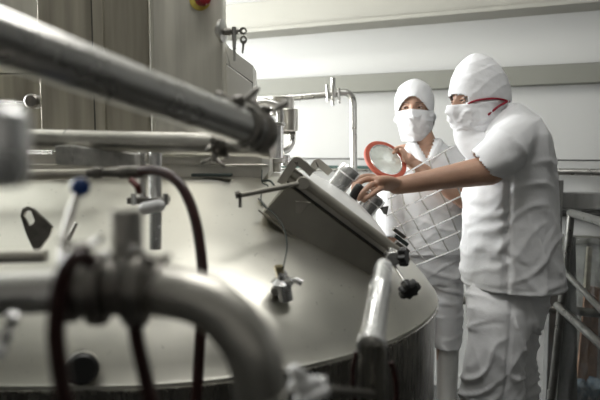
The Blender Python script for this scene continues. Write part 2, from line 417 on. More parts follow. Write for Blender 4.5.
# domed bright lid skin
m = MB(); NA, NY = 14, 12; vs = []; fs = []
for i in range(NA + 1):
    for j in range(NY + 1):
        u = i / NA; v = j / NY
        h = 0.027 + 0.040 * (max(0, math.sin(math.pi * u)) ** .5) * (max(0, math.sin(math.pi * v)) ** .5)
        vs.append(hp(0.0 + u * (HL - 0.0), h, 0.012 + v * (HW - 0.03)))
for i in range(NA):
    for j in range(NY):
        k = i * (NY + 1) + j; fs.append((k, k + 1, k + NY + 2, k + NY + 1))
m.add(vs, fs)
ls = build(m, 'lid_skin', 'lid', lid, label='bright domed skin of the hatch lid', smooth=60)
# flat-bar handles: bent straps at the upper end
def strap(pts, w, t, m_, name, parent, label=None):
    g = MB(); pts = [V(p) for p in pts]; rings = []
    for i, p in enumerate(pts):
        a_ = pts[max(0, i - 1)]; b_ = pts[min(len(pts) - 1, i + 1)]; d = (b_ - a_).normalized()
        nn = d.cross(yd).normalized()
        rings.append([p + nn * t / 2, p + nn * t / 2 + yd * w, p - nn * t / 2 + yd * w, p - nn * t / 2])
    g.rings(rings); return build(g, name, m_, parent, label=label, bevel=0.002)
def pxs(lst, Y): return [at(x, y, Y) for x, y in lst]
h1 = smoothpath(pxs([(281, 190), (287, 177), (294, 164), (296, 160.5), (300, 160.5), (305, 165), (313, 172), (314, 175), (311, 181)], HY - .02), 3)
def plate(outline, Y, th, m_, name, parent, label=None, bevel=0.002):
    g = MB(); g.prism([at(x, y, Y) for x, y in outline], (0, th, 0)); return build(g, name, m_, parent, label=label, bevel=bevel)
def cplate(path, wpx, Y, th, m_, name, parent, label=None):       # flat bar cut from plate, following a bent line
    P = smoothpath([V((x, y, 0)) for x, y in path], 4); L_ = []; R_ = []
    for i, p in enumerate(P):
        d = (P[min(i + 1, len(P) - 1)] - P[max(0, i - 1)]).normalized(); n_ = V((-d.y, d.x, 0))
        L_.append(p + n_ * wpx / 2); R_.append(p - n_ * wpx / 2)
    rings = [[at(l.x, l.y, Y), at(r.x, r.y, Y), at(r.x, r.y, Y) + V((0, th, 0)), at(l.x, l.y, Y) + V((0, th, 0))] for l, r in zip(L_, R_)]
    return build(MB().rings(rings), name, m_, parent, label=label, bevel=0.0015)
cplate([(280.5, 184), (288, 172), (294.8, 161.8), (298, 161.2), (304, 165.5), (312.5, 173.5)], 8.6, HY - .03, 0.035, 'lidsteel', 'handle', lid)
cplate([(312, 170), (315.5, 164.5), (318, 162.8), (322.5, 166), (330.5, 173)], 7.6, HY + .42, 0.035, 'lidsteel', 'handle', lid)
# small bracket on the side
m = MB(); m.prism([at(295.5, 200.5, HY), at(310.5, 201.5, HY), at(301, 213.5, HY), at(296, 213, HY)], (0, -0.004, 0))
m.prism([at(295.5, 200.5, HY - .002), at(310.5, 201.5, HY - .002), at(310.5, 202.8, HY - .002), at(295.5, 201.8, HY - .002)], (0, -0.022, 0))
build(m, 'side_bracket', 'lidsteel', vat, bevel=0.001)
# lever bar with hinge pin
a = at(240, 195, HY - .16); b = at(303, 183, HY - .035)
m = MB().tube([a, a.lerp(b, .5), b], 0.0068, 16)
lv = build(m, 'latch_lever', 'lidsteel', vat)
m = MB().lathe(b + V((0, 0.035, 0)), V((0, -1, 0)), [(0, .0165), (.05, .0165), (.052, .015)]); build(m, 'hinge_disc', 'lidsteel', lv)
m = MB().lathe(a + V((-.004, 0, .001)), V((-.97, 0, -.2)), [(-.004, .0085), (.006, .0085)]).tube([a, a + V((0, 0, -0.028))], 0.004, 10)
build(m, 'lever_tip', 'darksteel', lv)
# sight / lamp ports on the lid
def port(a_, y_, r, h, name):
    base = hp(a_, 0.035, y_)
    g = MB().lathe(base, nd, [(0, r * 1.18), (.012, r * 1.18), (.016, r * .92), (h - .028, r * .92), (h - .024, r * 1.06), (h - .004, r * 1.06), (h, r * .98)], 40)
    o = build(g, name, 'pipebright', lid)
    build(MB().lathe(base, nd, [(h - 0.006, r * .8), (h + .002, r * .78)]), 'port_glass', 'whiteplastic', o)
    return base
def port_at(px, yoff, r, h, name):
    lo, hi = 0.0, HL                      # place along the lid that is seen at column px
    for _ in range(40):
        mid = (lo + hi) / 2
        if proj(hp(mid, .06, yoff))[0] < px: lo = mid
        else: hi = mid
    return port(lo, yoff, r, h, name)
port_at(336, 0.24, 0.032, 0.100, 'lamp_port')
port_at(365, 0.38, 0.036, 0.082, 'sight_port')
# black knob (held) between ports, with little clamp rods
KN = at(358.5, 190, 1.775)
m = MB().lathe(KN - nd * 0.09, nd, [(0, .006), (.065, .006)]); kn = build(m, 'knob_stem', 'pipe', lid)
m = MB().lathe(KN - nd * 0.022, nd, [(-.012, .011), (0, .0155), (.02, .018), (.034, .017), (.04, .010)]); build(m, 'grip_knob', 'black', kn, label='black ball-shaped grip')
for dx, dy in ((-5, 12), (2, 14)):
    q = at(358 + dx, 190 + dy, 1.78); g = MB().tube([q - nd * .03, q + nd * .028], 0.0035, 10); g.ball(q + nd * .028, .006, 8); build(g, 'clamp_rod', 'pipebright', lid)
# stiff bracket triangles right of the ports
m = MB(); m.prism([at(379, 207, 1.9), at(389, 206, 1.9), at(387, 215, 1.9), at(384, 214, 1.9)], (0, .01, 0)); build(m, 'port_bracket', 'pipe', lid, bevel=.001)
# hinge block at lower end of the lid
for i, (x, y, Y) in enumerate([(399, 233, 1.95), (401, 240, 1.85), (402, 247, 1.75)]):
    q = at(x, y, Y); build(MB().box(q, (.05, .03, .012), HR), 'hinge_leaf', 'darksteel' if i != 1 else 'cable', lid, bevel=.002)
# star knobs with threaded rods
def star(c, d, r, h, m_):
    u, v, d = frame(d); g = MB(); rings = []
    def ring(t, s):
        out = []
        for k in range(70):
            a_ = 2 * math.pi * k / 70; rr = r * s * (0.87 + 0.13 * math.cos(7 * a_)); out.append(c + d * t + (u * math.cos(a_) + v * math.sin(a_)) * rr)
        return out
    g.rings([ring(0, .75), ring(.003, .95), ring(h * .3, 1), ring(h * .75, 1), ring(h, .85)])
    g.lathe(c - d * h * .5, d, [(0, r * .42), (h * .6, r * .45)])
    return g
k1 = at(404, 257, 1.42); k2 = at(407, 286, 1.38)
d2 = (k2 - at(392, 263, 1.44)).normalized()
rod = build(MB().tube([at(388, 255, 1.45), k2 + d2 * .005], 0.0038, 10), 'clamp_bolt', 'pipe', vat)
build(star(k2, d2, .029, .022, 'black'), 'star_knob', 'black', rod)
d1 = V((.85, -.45, .15)).normalized()
rod = build(MB().tube([at(388, 247, 1.46), k1 + d1 * .004], 0.0038, 10), 'clamp_bolt', 'pipe', vat)
build(star(k1 - d1 * .012, d1, .025, .02, 'black'), 'star_knob', 'black', rod)
build(MB().box(at(390, 253, 1.45), (.02, .03, .026), HR).lathe(at(391, 256, 1.45), (0, -1, 0), [(0, .018), (.04, .018)]), 'clamp_eye', 'pipebright', vat, bevel=.002)

# ------------------------------------------------------------------ cabinets on the vat
def pbox(g, px0, px1, py0, py1, Y, depth):
    a_ = at(px0, (py0 + py1) / 2, Y).x; b_ = at(px1, (py0 + py1) / 2, Y).x
    z0 = at((px0 + px1) / 2, py1, Y).z; z1_ = at((px0 + px1) / 2, py0, Y).z
    return g.box(((a_ + b_) / 2, Y + depth / 2, (z0 + z1_) / 2), (b_ - a_, depth, z1_ - z0))
c = at(95, 130, 1.68)
cab = empty('drive_cabinet', (c.x, 1.83, zd), 'dark stained steel cabinet on the vat, wide and left of the lighter key cabinet', 'cabinet')
build(pbox(MB(), 38, 149, -60, 150, 1.66, 0.30), 'housing', 'cabl', cab, bevel=0.004)
build(pbox(MB(), 92, 103.5, -60, 149, 1.648, 0.02), 'cover_strip', 'cabl', cab, bevel=0.002)
build(pbox(MB(), 92, 92.8, -60, 149, 1.6455, 0.02), 'door_gap', 'seam', cab)
c = at(187, 157, 1.60)
ctl = empty('control_cabinet', (c.x, 1.64, zd), 'tall brushed steel cabinet with a red stop button and a key latch', 'cabinet')
build(pbox(MB(), 150.5, 223, -60, 157, 1.60, 0.075), 'housing', 'cabr', ctl, bevel=0.004)
build(pbox(MB(), 153, 222, -60, 154, 1.592, 0.012), 'door', 'cabr', ctl, bevel=0.003)
# emergency stop
e = at(200, 0, 1.592)
es = build(MB().lathe(e, (0.12, -1, 0), [(0, .028), (.003, .028), (.004, .026)]), 'stop_plate', 'yellow', ctl, label='round yellow plate behind the stop button')
build(MB().lathe(e, (0.5, -1, 0), [(.002, .013), (.014, .013), (.015, .020), (.034, .021), (.040, .018), (.042, .008)]), 'stop_button', 'red', es, label='red mushroom stop button')
# latch: escutcheon on the right edge, spindle, lever
Yk = 1.56
lp = at(222, 31, Yk)
lt = build(MB().lathe(lp, (1, -.25, 0), [(-.016, .012), (-.004, .030), (.004, .030), (.008, .016)], 28), 'latch_rosette', 'pipe', ctl)
m = MB().lathe(at(222, 32, Yk), (1, -.12, 0), [(0, .0095), (.022, .0095), (.024, .0075), (.042, .0075)])
build(m, 'latch_spindle', 'darksteel', lt)
q0 = at(234, 27, Yk - .01); q1 = at(234.5, 61, Yk - .01)
build(MB().tube([q0, q0.lerp(q1, .15), q0.lerp(q1, .6), q1], [.006, .0065, .0048, .003], 12), 'latch_lever', 'pipe', lt)
def key(c0, R, label):
    g = MB(); n_ = 20; r1, r2 = .0105, .0045
    hole = V((0, 0, .002))
    vs = []
    for s_ in (-.0012, .0012):
        vs += [V((r1 * math.cos(t) * .9, s_, r1 * math.sin(t))) for t in [2 * math.pi * k / n_ for k in range(n_)]]
        vs += [V((r2 * math.cos(t), s_, r2 * math.sin(t))) + hole for t in [2 * math.pi * k / n_ for k in range(n_)]]
    fs = []
    for i in range(n_):
        j = (i + 1) % n_
        fs += [(i, j, n_ + j, n_ + i), (2 * n_ + i, 3 * n_ + i, 3 * n_ + j, 2 * n_ + j), (i, 2 * n_ + i, 2 * n_ + j, j), (n_ + i, n_ + j, 3 * n_ + j, 3 * n_ + i)]
    g.add([c0 + R @ p for p in vs], fs)
    bow = build(g, 'key', 'darksteel', None, label=label, cat='key', smooth=30)
    g2 = MB(); g2.prism([c0 + R @ V(p) for p in [(-.0028, -.0012, -.009), (.0028, -.0012, -.009), (.0028, -.0012, -.026), (.0012, -.0012, -.029), (.0028, -.0012, -.031), (0, -.0012, -.036), (-.0028, -.0012, -.033)]], R @ V((0, .0024, 0)))
    build(g2, 'blade', 'darksteel', bow); return bow
key(at(243, 31, Yk - .01), Matrix.Rotation(math.radians(90), 3, 'Y'), 'small key pushed into the cabinet latch')
key(at(243.5, 40, Yk - .01), Matrix.Rotation(math.radians(4), 3, 'Y'), 'small key hanging below the key in the latch')
# console with sloping top to the right of the control cabinet
m = MB(); m.prism([at(224, 44, 1.69), at(253, 65.5, 1.69), at(253, 153, 1.69), at(224, 153, 1.69), at(224, 40, 1.69)], (0, .14, 0))
c = at(238, 153, 1.69)
con = empty('sloped_console', (c.x, 1.76, zd), 'pale steel console with a sloping top, right of the key cabinet', 'console')
build(m, 'housing', 'console', con, bevel=.003)
m = MB(); m.prism([at(223, 61, 1.687), at(253, 82.5, 1.687), at(253, 83.6, 1.687), at(223, 62.1, 1.687)], (0, .003, 0)); build(m, 'panel_gap', 'seam', con, smooth=0)
m = MB(); m.prism([at(226, 64, 1.685), at(251.5, 82.6, 1.685), at(251.5, 151, 1.685), at(226, 151, 1.685)], (0, .01, 0)); build(m, 'side_panel', 'console', con, bevel=.002)
# panels far left
lb = empty('side_cabinet', (-1.35, 2.0, zd), 'pale stained cabinet at the far left edge behind the big pipe', 'cabinet')
build(pbox(MB(), -90, 42, -60, 73, 2.0, .25), 'upper_panel', 'cabr', lb, bevel=.003)
build(pbox(MB(), -90, 42, 74.5, 151.3, 2.0, .25), 'lower_panel', 'cabl', lb, bevel=.003)
g = MB().lathe(at(36, 102, 1.70), (0, -1, 0), [(0, .021), (.03, .021), (.035, .016)]); build(g, 'round_motor', 'darksteel', cab)

# ------------------------------------------------------------------ pipes
def clamp_ring(o, d, r, w, m_='darksteel', seg=30):
    return MB().lathe(o - d.normalized() * w / 2, d, [(0, r * .86), (w * .12, r * .97), (w * .3, r), (w * .7, r), (w * .88, r * .97), (w, r * .86)], seg)
def wing(c, d, s, up_):
    g = MB(); u, v, d = frame(d); up_ = (up_ - d * up_.dot(d)).normalized()
    g.lathe(c, d, [(-s * .35, s * .34), (s * .4, s * .30), (s * .45, s * .2)], 14)
    for q in (1, -1):
        t = up_ * q
        P = [c + d * s * .1 + t * s * .2, c + d * s * .45 + t * s * .75, c + d * s * .75 + t * s * 1.15]
        g.tube(smoothpath(P, 4), lerp_list([s * .22, s * .26, s * .34, s * .24], 9), 12, flat=.55, ups=t.cross(d))
    return g
def to_left(a, b):                       # carry a pipe on to the left wall
    d = a - b; return b + d * ((-2.84 - b.x) / d.x)
# A: big diagonal pipe
a = at(-70, 12, 0.53); b = at(243, 127, 0.89); dA = (b - a).normalized()
pa = empty('process_pipe', a.lerp(b, .5), 'thick blurred steel pipe running down from the top left corner', 'pipe')
build(MB().tube([a, a.lerp(b, .5), b], 0.0275, 40), 'pipe_run', 'pipe', pa)
cl = build(clamp_ring(b + dA * .006, dA, .034, .020), 'clamp', 'darksteel', pa, label='dark ring clamp')
build(MB().lathe(b + dA * .016, dA, [(0, .027), (.014, .027)]), 'liner', 'pipebright', pa)
e = b + dA * .038
cl2 = build(clamp_ring(e, dA, .034, .020), 'clamp', 'darksteel', pa, label='dark ring clamp')
build(MB().lathe(e + dA * .008, dA, [(0, .027), (.010, .027), (.014, .02)]), 'end_cap', 'darksteel', pa)
build(MB().tube([at(240, 112, .89), at(241, 97, .885)], .005, 10), 'clamp_bolt', 'darksteel', cl)
build(wing(at(239, 104, .885), V((-.1, -.2, 1)), .028, V((1, 0, .45))), 'wing_nut', 'darksteel', cl)
build(MB().tube([at(264, 122, .93), at(267, 108, .92)], .005, 10), 'clamp_bolt', 'darksteel', cl2)
build(wing(at(266, 113, .92), V((.1, -.2, 1)), .028, V((1, 0, -.25))), 'wing_nut', 'darksteel', cl2)
# B: second pipe below
b = at(222, 144, 1.16); a = to_left(at(-60, 137, 1.30), b); dB = (b - a).normalized()
pb = empty('process_pipe', a.lerp(b, .5), 'horizontal steel pipe crossing under the cabinets', 'pipe')
build(MB().tube([a, a.lerp(b, .5), b], 0.0215, 32), 'pipe_run', 'steel', pb)
build(clamp_ring(at(69, 140, 1.235), dB, .0235, .006), 'weld_band', 'darksteel', pb)
k = build(clamp_ring(b, dB, .030, .03), 'clamp', 'darksteel', pb)
build(MB().lathe(b + dB * .014, dB, [(0, .022), (.06, .022), (.075, .026), (.09, .026)]), 'union', 'steel', pb)
build(wing(at(214, 158, 1.13), V((-.15, -.3, -1)), .020, V((1, 0, -.2))), 'wing_nut', 'darksteel', k)
build(wing(at(213, 141, 1.11), V((-.2, -1, .1)), .018, V((.3, 0, 1))), 'wing_nut', 'darksteel', k)
# two thin tubes behind at left
for py, mm, lb_ in ((102.5, 'pipebright', 'thin bright tube at the left above the pipe under the cabinets'), (151, 'pipe', 'thin steel tube at the left under the pipe under the cabinets'), (153.5, 'pipe', 'lower of the thin steel tubes at the left')):
    build(MB().tube([at(-40, py, 1.75), at(39 if py < 120 else 53, py, 1.75 if py < 120 else 1.5)], .0045 if py < 120 else .0025, 10), 'thin_tube', mm, label=lb_, cat='tube')
# grey bar block and the fitting/hose
m = MB(); Yb = 1.18
m.prism([at(54, 146, Yb), at(72, 145, Yb), at(72, 166, Yb), at(56, 165, Yb)], (0, .045, 0))
m.prism([at(72, 145.5, Yb), at(135, 154, Yb + .05), at(135, 167, Yb + .05), at(72, 166, Yb)], (0, .045, 0))
build(m, 'support_block', 'block', label='rough grey metal bar under the horizontal pipe', cat='block', bevel=.002)
build(MB().tube([to_left(at(-30, 176, 1.45), at(88, 173.5, 1.45)), at(88, 173.5, 1.45)], .013, 20), 'drain_pipe', 'lidsteel', label='pale grey pipe along the vat top, left of the hose fitting', cat='pipe')
hz = empty('rubber_hose', at(200, 300, 1.0), 'dark red rubber hose looping down in front of the vat', 'hose')
P = smoothpath([at(*t) for t in [(140, 171, 1.08), (158, 171, 1.05), (176, 180, 1.02), (190, 203, 1.0), (199, 238, .98), (203, 285, .96), (200, 340, .95), (196, 410, .94)]], 8)
build(MB().tube(P, .0092, 18), 'hose_body', 'hose', hz)
m = MB(); a = at(88, 173, 1.10); b = at(146, 172, 1.08); d = b - a; Lh = d.length
m.lathe(a, d, [(0, .008), (Lh * .1, .008), (Lh * .11, .0115), (Lh * .25, .0115), (Lh * .27, .008), (Lh * .55, .0095), (Lh * .56, .012), (Lh * .8, .0125), (Lh, .0115)], 12)
build(m, 'hose_fitting', 'darksteel', hz)
build(MB().tube(smoothpath([at(131, 180, 1.06), at(137, 186, 1.05), at(139, 192, 1.06)], 4), .006, 10), 'fitting_lever', 'hoseclamp', hz, label='red brown lever')
# twin vertical tubes with flange plate
tw = empty('twin_tube', at(150, 250, 1.25), 'pair of vertical steel tubes joined by a bolted plate, left of the hose', 'tube')
build(MB().tube([at(142.5, 150, 1.28), at(142.5, 200, 1.28)], .0085, 16), 'thin_run', 'pipe', tw)
build(MB().tube([at(155.5, 150, 1.26), at(155.5, 200, 1.26), at(155.5, 249, 1.26)], .0135, 20), 'wide_run', 'pipebright', tw)
build(MB().box(at(149, 200, 1.26), (.082, .05, .013)), 'flange_plate', 'darksteel', tw, bevel=.002)
for px in (134, 166):
    build(MB().lathe(at(px, 203, 1.23), (0, 0, 1), [(-.004, .006), (.02, .006)], 6), 'bolt', 'pipe', tw)
m = MB().tube([at(145, 208.5, 1.15), at(159, 205.5, 1.15)], .0125, 18)
m.ball(at(145, 208.5, 1.15), .0125, 10); m.ball(at(159, 205.5, 1.15), .0125, 10)
build(m, 'highlight_cap', 'whiteplastic', tw, label='white plastic cap shaped like its blurred highlight')  # blurred highlight on white plastic, modelled as a white capsule
# C: near capped stub at left edge
a = at(2, 112, .40); b = at(2, 174, .40)
st = empty('capped_stub', b, 'short thick vertical steel stub at the very left edge, strongly blurred', 'pipe')
m = MB().lathe(a, (b - a), [(-.004, .010), (0, .017), (.004, .0185), ((b - a).length, .0185), ((b - a).length + .006, .017), ((b - a).length + .009, .011)], 28)
build(m, 'stub_body', 'pipebright', st)
build(MB().tube([at(0, 135, .40), to_left(at(-90, 130, .42), at(0, 135, .40))], .012, 20), 'side_branch', 'pipe', st)
# D: lower foreground assembly
Yd = .56
dp = empty('valve_line', at(140, 292, Yd), 'blurred near pipe with clamps and an elbow bending down, lower left', 'pipe')
b = at(64, 291, Yd); a = to_left(at(-60, 298, .55), b)
build(MB().tube([a, b], .0205, 32), 'pipe_run', 'pipe', dp)
P = smoothpath([at(*t) for t in [(150, 289, .57), (178, 293, .56), (208, 303, .55), (234, 324, .545), (252, 353, .54), (260, 390, .54), (262, 440, .54), (262, 800, .54), (262, 1600, .54)]], 6)
build(MB().tube(P, .0255, 36), 'elbow', 'steel', dp)
dx = V((1, .05, .04))
for px, r_, w_ in ((72, .033, .014), (98, .036, .02), (136, .038, .022)):
    build(clamp_ring(at(px, 289, .565), dx, r_, w_), 'clamp', 'darksteel', dp)
build(MB().lathe(at(68, 290, .565), dx, [(0, .024), (.03, .028), (.06, .028), (.095, .026)]), 'valve_body', 'darksteel', dp)
build(MB().tube([at(127, 210, .57), at(127, 240, .57), at(128, 275, .57)], .0152, 28), 'valve_stem', 'steel', dp)
build(wing(at(83, 250, .53), V((0, -.3, 1)), .017, V((1, 0, .2))), 'wing_nut', 'darksteel', dp)
build(wing(at(150, 262, .53), V((.3, -.3, 1)), .015, V((1, 0, .2))), 'wing_nut', 'darksteel', dp)
build(MB().ball(at(106, 256, .52), .0048, 10), 'bolt_head', 'pipebright', dp)
build(wing(at(8, 334, .50), V((.3, -1, .1)), .018, V((.4, 0, 1))), 'wing_nut', 'pipebright', dp)
# lever with blue ball
lvv = build(MB().tube([at(62, 262, .57), at(64, 235, .60), at(78, 192, .66)], .0040, 12), 'lever', 'darksteel', dp)
build(MB().ball(at(80.5, 187, .66), .0112, 14), 'ball_end', 'blue', lvv, label='blue plastic ball')
# small pale tube left
build(MB().tube([to_left(at(-40, 258, .8), at(46, 256, .8)), at(46, 256, .8)], .009, 18), 'thin_pipe', 'lidsteel', label='pale thin pipe entering from the left edge above the near valve', cat='pipe')
# hoses in front
P = smoothpath([at(*t) for t in [(92, 262, .50), (80, 256, .49), (68, 266, .48), (60, 290, .48), (56, 330, .48), (60, 370, .48), (70, 420, .48)]], 7)
build(MB().tube(P, .0078, 18), 'rubber_hose', 'hose', label='dark hose hooked over the near valve and hanging at the lower left', cat='hose')
P = smoothpath([at(*t) for t in [(134, 318, .56), (138, 345, .56), (145, 375, .56), (154, 415, .56)]], 7)
build(MB().tube(P, .0075, 18), 'rubber_hose', 'hose', label='dark hose hanging under the near pipe elbow', cat='hose')
# pale lobed knob bottom centre
hk = empty('hand_knob', at(312, 390, .62), 'pale rounded lobes of a hand knob at the bottom edge, left of the upright pipe', 'knob')
for (x0, y0, x1, y1) in ((295, 371, 309, 388), (295, 386, 318, 382), (301, 400, 326, 390)):
    g = MB(); p0 = at(x0, y0, .60); p1 = at(x1, y1, .62); g.tube([p0, p0.lerp(p1, .5), p1], [.0078, .0082, .0075], 16); g.ball(p0, .0078, 10); build(g, 'lobe', 'whiteplastic', hk)
build(MB().lathe(at(309, 388, .62), (1, .35, .1), [(0, .010), (.012, .011), (.020, .009)], 20), 'hub', 'pipebright', hk)
build(MB().tube([at(312, 389, .625), at(345, 392, .74), at(372, 394, .84)], .0065, 14), 'stem', 'darksteel', hk)
# E: upright pipe
up0 = at(383.5, 266, 1.12); up1 = at(371, 348, .86); dE = (up1 - up0)
ep = empty('upright_pipe', at(378, 420, .84), 'upright steel pipe with a bright capped top, before the hatch', 'pipe')
LE = dE.length
build(MB().lathe(up0, dE, [(-.012, .006), (-.008, .0125), (0, .0165), (.01, .0175), (LE * .28, .0178), (LE * .29, .0198), (LE * .34, .0198), (LE * .35, .0182), (LE * .93, .0192), (LE * .94, .0225), (LE, .0225)], 32), 'top_run', 'pipebright', ep)
q = up1 + V((.004, .01, 0))
build(MB().tube([q + V((0, 0, .006)), q + V((.008, 0, -.25)), q + V((.008, 0, -.84 ))], .0205, 30), 'post', 'wallsteel', ep)
P = smoothpath([at(356, 352, .98), at(353, 375, .98), at(357, 420, .98)], 6); 
build(MB().tube(P, .004, 10), 'thin_hose', 'hose', label='thin dark hose left of the upright pipe', cat='hose')
P = smoothpath([at(391, 362, .98), at(396, 380, .98), at(397, 420, .98)], 6)
build(MB().tube(P, .005, 10), 'thin_hose', 'hose', label='thin dark hose right of the upright pipe', cat='hose')
# sampling valve on the shoulder + cable
p = on_vat(281, 292); n_ = vat_normal(p)
sv = empty('sampling_valve', p, 'small steel sampling valve on the sloping shoulder of the vat', 'valve')
w = MB().lathe(at(286, 300, p.y - .03), (-.15, -.1, 1), [(0, .016), (.035, .016), (.038, .012), (.06, .012)], 20); build(w, 'valve_body', 'pipebright', sv)
build(MB().lathe(at(282, 282, p.y - .03), (-.05, -.25, 1), [(-.006, .026), (.002, .026), (.006, .02), (.012, .012), (.026, .009)], 8), 'flange', 'pipebright', sv)
build(MB().lathe(at(279.5, 273, p.y - .035), (-.05, -.1, 1), [(-.012, .008), (.004, .008), (.006, .0105), (.016, .0105)], 8), 'brass_cap', 'brass', sv, label='brass hexagon cap')
build(MB().tube([at(285, 281, p.y - .04), at(296, 280, p.y - .06), at(302, 283, p.y - .06)], [.006, .006, .0075], 12), 'outlet', 'pipebright', sv)
build(MB().tube([at(276, 290, p.y - .03), at(283, 296, p.y + .02), p + V((0, .03, -.02))], .012, 14), 'neck', 'darksteel', sv)
P = smoothpath([at(*t) for t in [(262, 170, 1.6), (262, 182, 1.56), (268, 186, 1.53), (262, 192, 1.52), (262, 203, 1.49), (272, 212, 1.45), (283, 226, 1.40), (287, 245, 1.35), (284, 264, p.y - .035), (281, 272, p.y - .035)]], 8)
build(MB().tube(P, .0016, 8), 'sensor_cable', 'cable', label='thin dark cable running down the vat to the sampling valve', cat='cable')
P = smoothpath([at(*t) for t in [(262, 181, 1.56), (270, 181, 1.55), (275, 186, 1.54), (281, 188, 1.55)]], 6)
build(MB().tube(P, .0028, 8), 'branch_cable', 'cable', label='short dark cable curling beside the hatch handle', cat='cable')
m = MB(); m.prism([at(262, 150, 1.64), at(270, 150, 1.64), at(270, 170, 1.64), at(262, 181, 1.64)], (0, .01, 0)); build(m, 'edge_plate', 'console', vat, bevel=.001)
build(MB().box(at(212, 175, 1.60), (.11, .03, .008)), 'cable_tray', 'cable', label='dark green strip on the vat top below the cabinet', cat='strip', bevel=.002)
# bracket where hatch meets shoulder
q = on_vat(268, 205); build(MB().box(q + V((-.01, -.005, .004)), (.045, .03, .004), Matrix.Rotation(.8, 3, 'Y')), 'foot_plate', 'pipebright', vat, bevel=.001)

# ------------------------------------------------------------------ separator fittings behind the console
gx = empty('filter_unit', at(272, 165, 2.15), 'cluster of steel filter cylinders behind the ringed pipe end', 'filter')
YG = 2.15
def vcyl(px, py0, py1, rp, Y, name, m_, rims=True):
    a_ = at(px, py0, Y); b_ = at(px, py1, Y); h = (a_ - b_).z; r = rp / F * Y
    pr = [(0, r * .9), (.003, r), (h - .003, r), (h, r * .9)] if rims else [(0, r), (h, r)]
    return build(MB().lathe(V((a_.x, a_.y, b_.z)), (0, 0, 1), pr, 28), name, m_, gx)
vcyl(281, 97, 116, 13, 2.25, 'upper_canister', 'steel'); vcyl(288.5, 109, 131, 9.5, 2.15, 'lower_canister', 'steel')
vcyl(276, 124, 160, 7.5, 2.0, 'sight_tube', 'pipebright'); vcyl(276, 122.5, 126, 9.5, 2.0, 'sight_collar', 'pipe'); vcyl(276, 158, 163, 9, 2.0, 'sight_collar', 'pipe')
vcyl(276, 162, 172, 5, 2.0, 'sight_foot', 'pipe'); vcyl(266, 126, 172, 4.5, 2.03, 'side_tube', 'pipe')
P = smoothpath([at(*t) for t in [(256, 103, 2.0), (266, 102, 2.0), (276, 105, 2.0), (280, 113, 2.0), (280, 124, 2.0)]], 6)
build(MB().tube(P, .013, 16), 'top_elbow', 'pipe', gx)
P = smoothpath([at(*t) for t in [(292, 131, 2.12), (292, 141, 2.12), (288, 149, 2.1), (282, 152, 2.08)]], 6)
build(MB().tube(P, .012, 16), 'lower_elbow', 'pipe', gx)
build(MB().lathe(at(290, 132, 2.1), (1, 0, 0), [(-.03, .008), (.02, .008)]), 'elbow_clamp', 'darksteel', gx)
vcyl(285.5, 155, 166, 4.5, 2.1, 'drain_cup', 'pipebright')
# ------------------------------------------------------------------ background riser pipe with valve
YH = 3.05
rp = empty('riser_pipe', at(353, 185, YH), 'steel pipe running along the wall and turning down behind the hatch', 'pipe')
P = [at(246, 100, YH + .1), at(300, 97, YH + .03), at(336, 93.5, YH)] + smoothpath([at(341, 92.3, YH), at(347.5, 93, YH), at(352, 98, YH), at(353.3, 105, YH)], 6) + [at(353.5, 150, YH), at(354, 215, YH)]
build(MB().tube(P, .0185, 20), 'pipe_run', 'pipe', rp)
cv = build(MB().lathe(at(328, 94, YH), (1, 0, 0.03), [(0, .026), (.012, .028), (.02, .02), (.04, .02), (.045, .028), (.06, .028)], 18), 'clamp', 'pipe', rp)
build(MB().tube([at(333, 105, YH - .02), at(333, 92, YH - .02), at(333, 78, YH - .02)], [.010, .013, .012], 12), 'valve_stem', 'pipe', rp)
build(MB().tube([at(327, 85, YH - .03), at(328, 101, YH - .03)], .007, 10), 'clamp_bolt', 'pipe', rp)
build(MB().tube([at(339, 88, YH - .03), at(339.5, 104, YH - .03)], .007, 10), 'clamp_bolt', 'pipe', rp)

# ------------------------------------------------------------------ railing, right
rl = empty('stair_railing', (1.13, 2.45, 0), 'dark steel stair railing at the right edge', 'railing')
tp = at(571, 213, 2.5)
m = MB().tube([tp, at(562, 300, 2.5), at(552, 392, 2.5), V((at(545, 450, 2.5).x, 2.5, 0.0))], .0165, 18); build(m, 'newel_post', 'railsteel', rl)
m = MB().tube([tp, at(600, 221.5, 2.2), at(680, 245, 1.75)], .0175, 18); build(m, 'top_rail', 'railsteel', rl)
build(MB().ball(tp, .018, 10), 'rail_joint', 'railsteel', rl)
build(MB().tube([at(564, 271, 2.48), at(600, 308.5, 2.15), at(660, 372, 1.8)], .0125, 16), 'middle_rail', 'railsteel', rl)
build(MB().tube([at(557, 305, 2.48), at(600, 344, 2.15), at(670, 408, 1.8)], .0165, 16), 'lower_rail', 'railsteel', rl)
build(MB().box((at(553, 350, 2.9).x, 2.93, .6), (.05, .05, 1.2)), 'support_post', 'greypanel', label='grey square post standing just behind the stair railing post', cat='post', bevel=.003)
m = MB(); m.prism([at(566, 236, 2.62), at(576, 236, 2.62), at(578, 420, 2.62), at(556, 420, 2.62)], (0, .03, 0))
build(m, 'grey_board', 'greypanel', label='tall grey board standing behind the railing, widening downward', cat='board', bevel=.003)
m = MB(); m.prism([at(588.5, 247, 2.75), at(592.5, 247, 2.75), at(590, 290, 2.75), at(585, 290, 2.75)], (0, .02, 0))
build(m, 'wood_strip', 'wood', label='pale wooden strip leaning behind the railing', cat='strip', bevel=.001)
m = MB(); m.prism([at(586, 285, 2.80), at(600, 288, 2.80), at(596, 396, 2.80), at(576, 392, 2.80)], (0, .015, 0))
build(m, 'cardboard_sheet', 'card', label='brown cardboard sheet standing behind the railing', cat='cardboard', bevel=.001)
build(MB().box(at(645, 320, 2.78), (.42, .04, 1.3)), 'dark_board', 'greypanel', label='dark grey board at the right edge behind the cardboard', cat='board', bevel=.003)
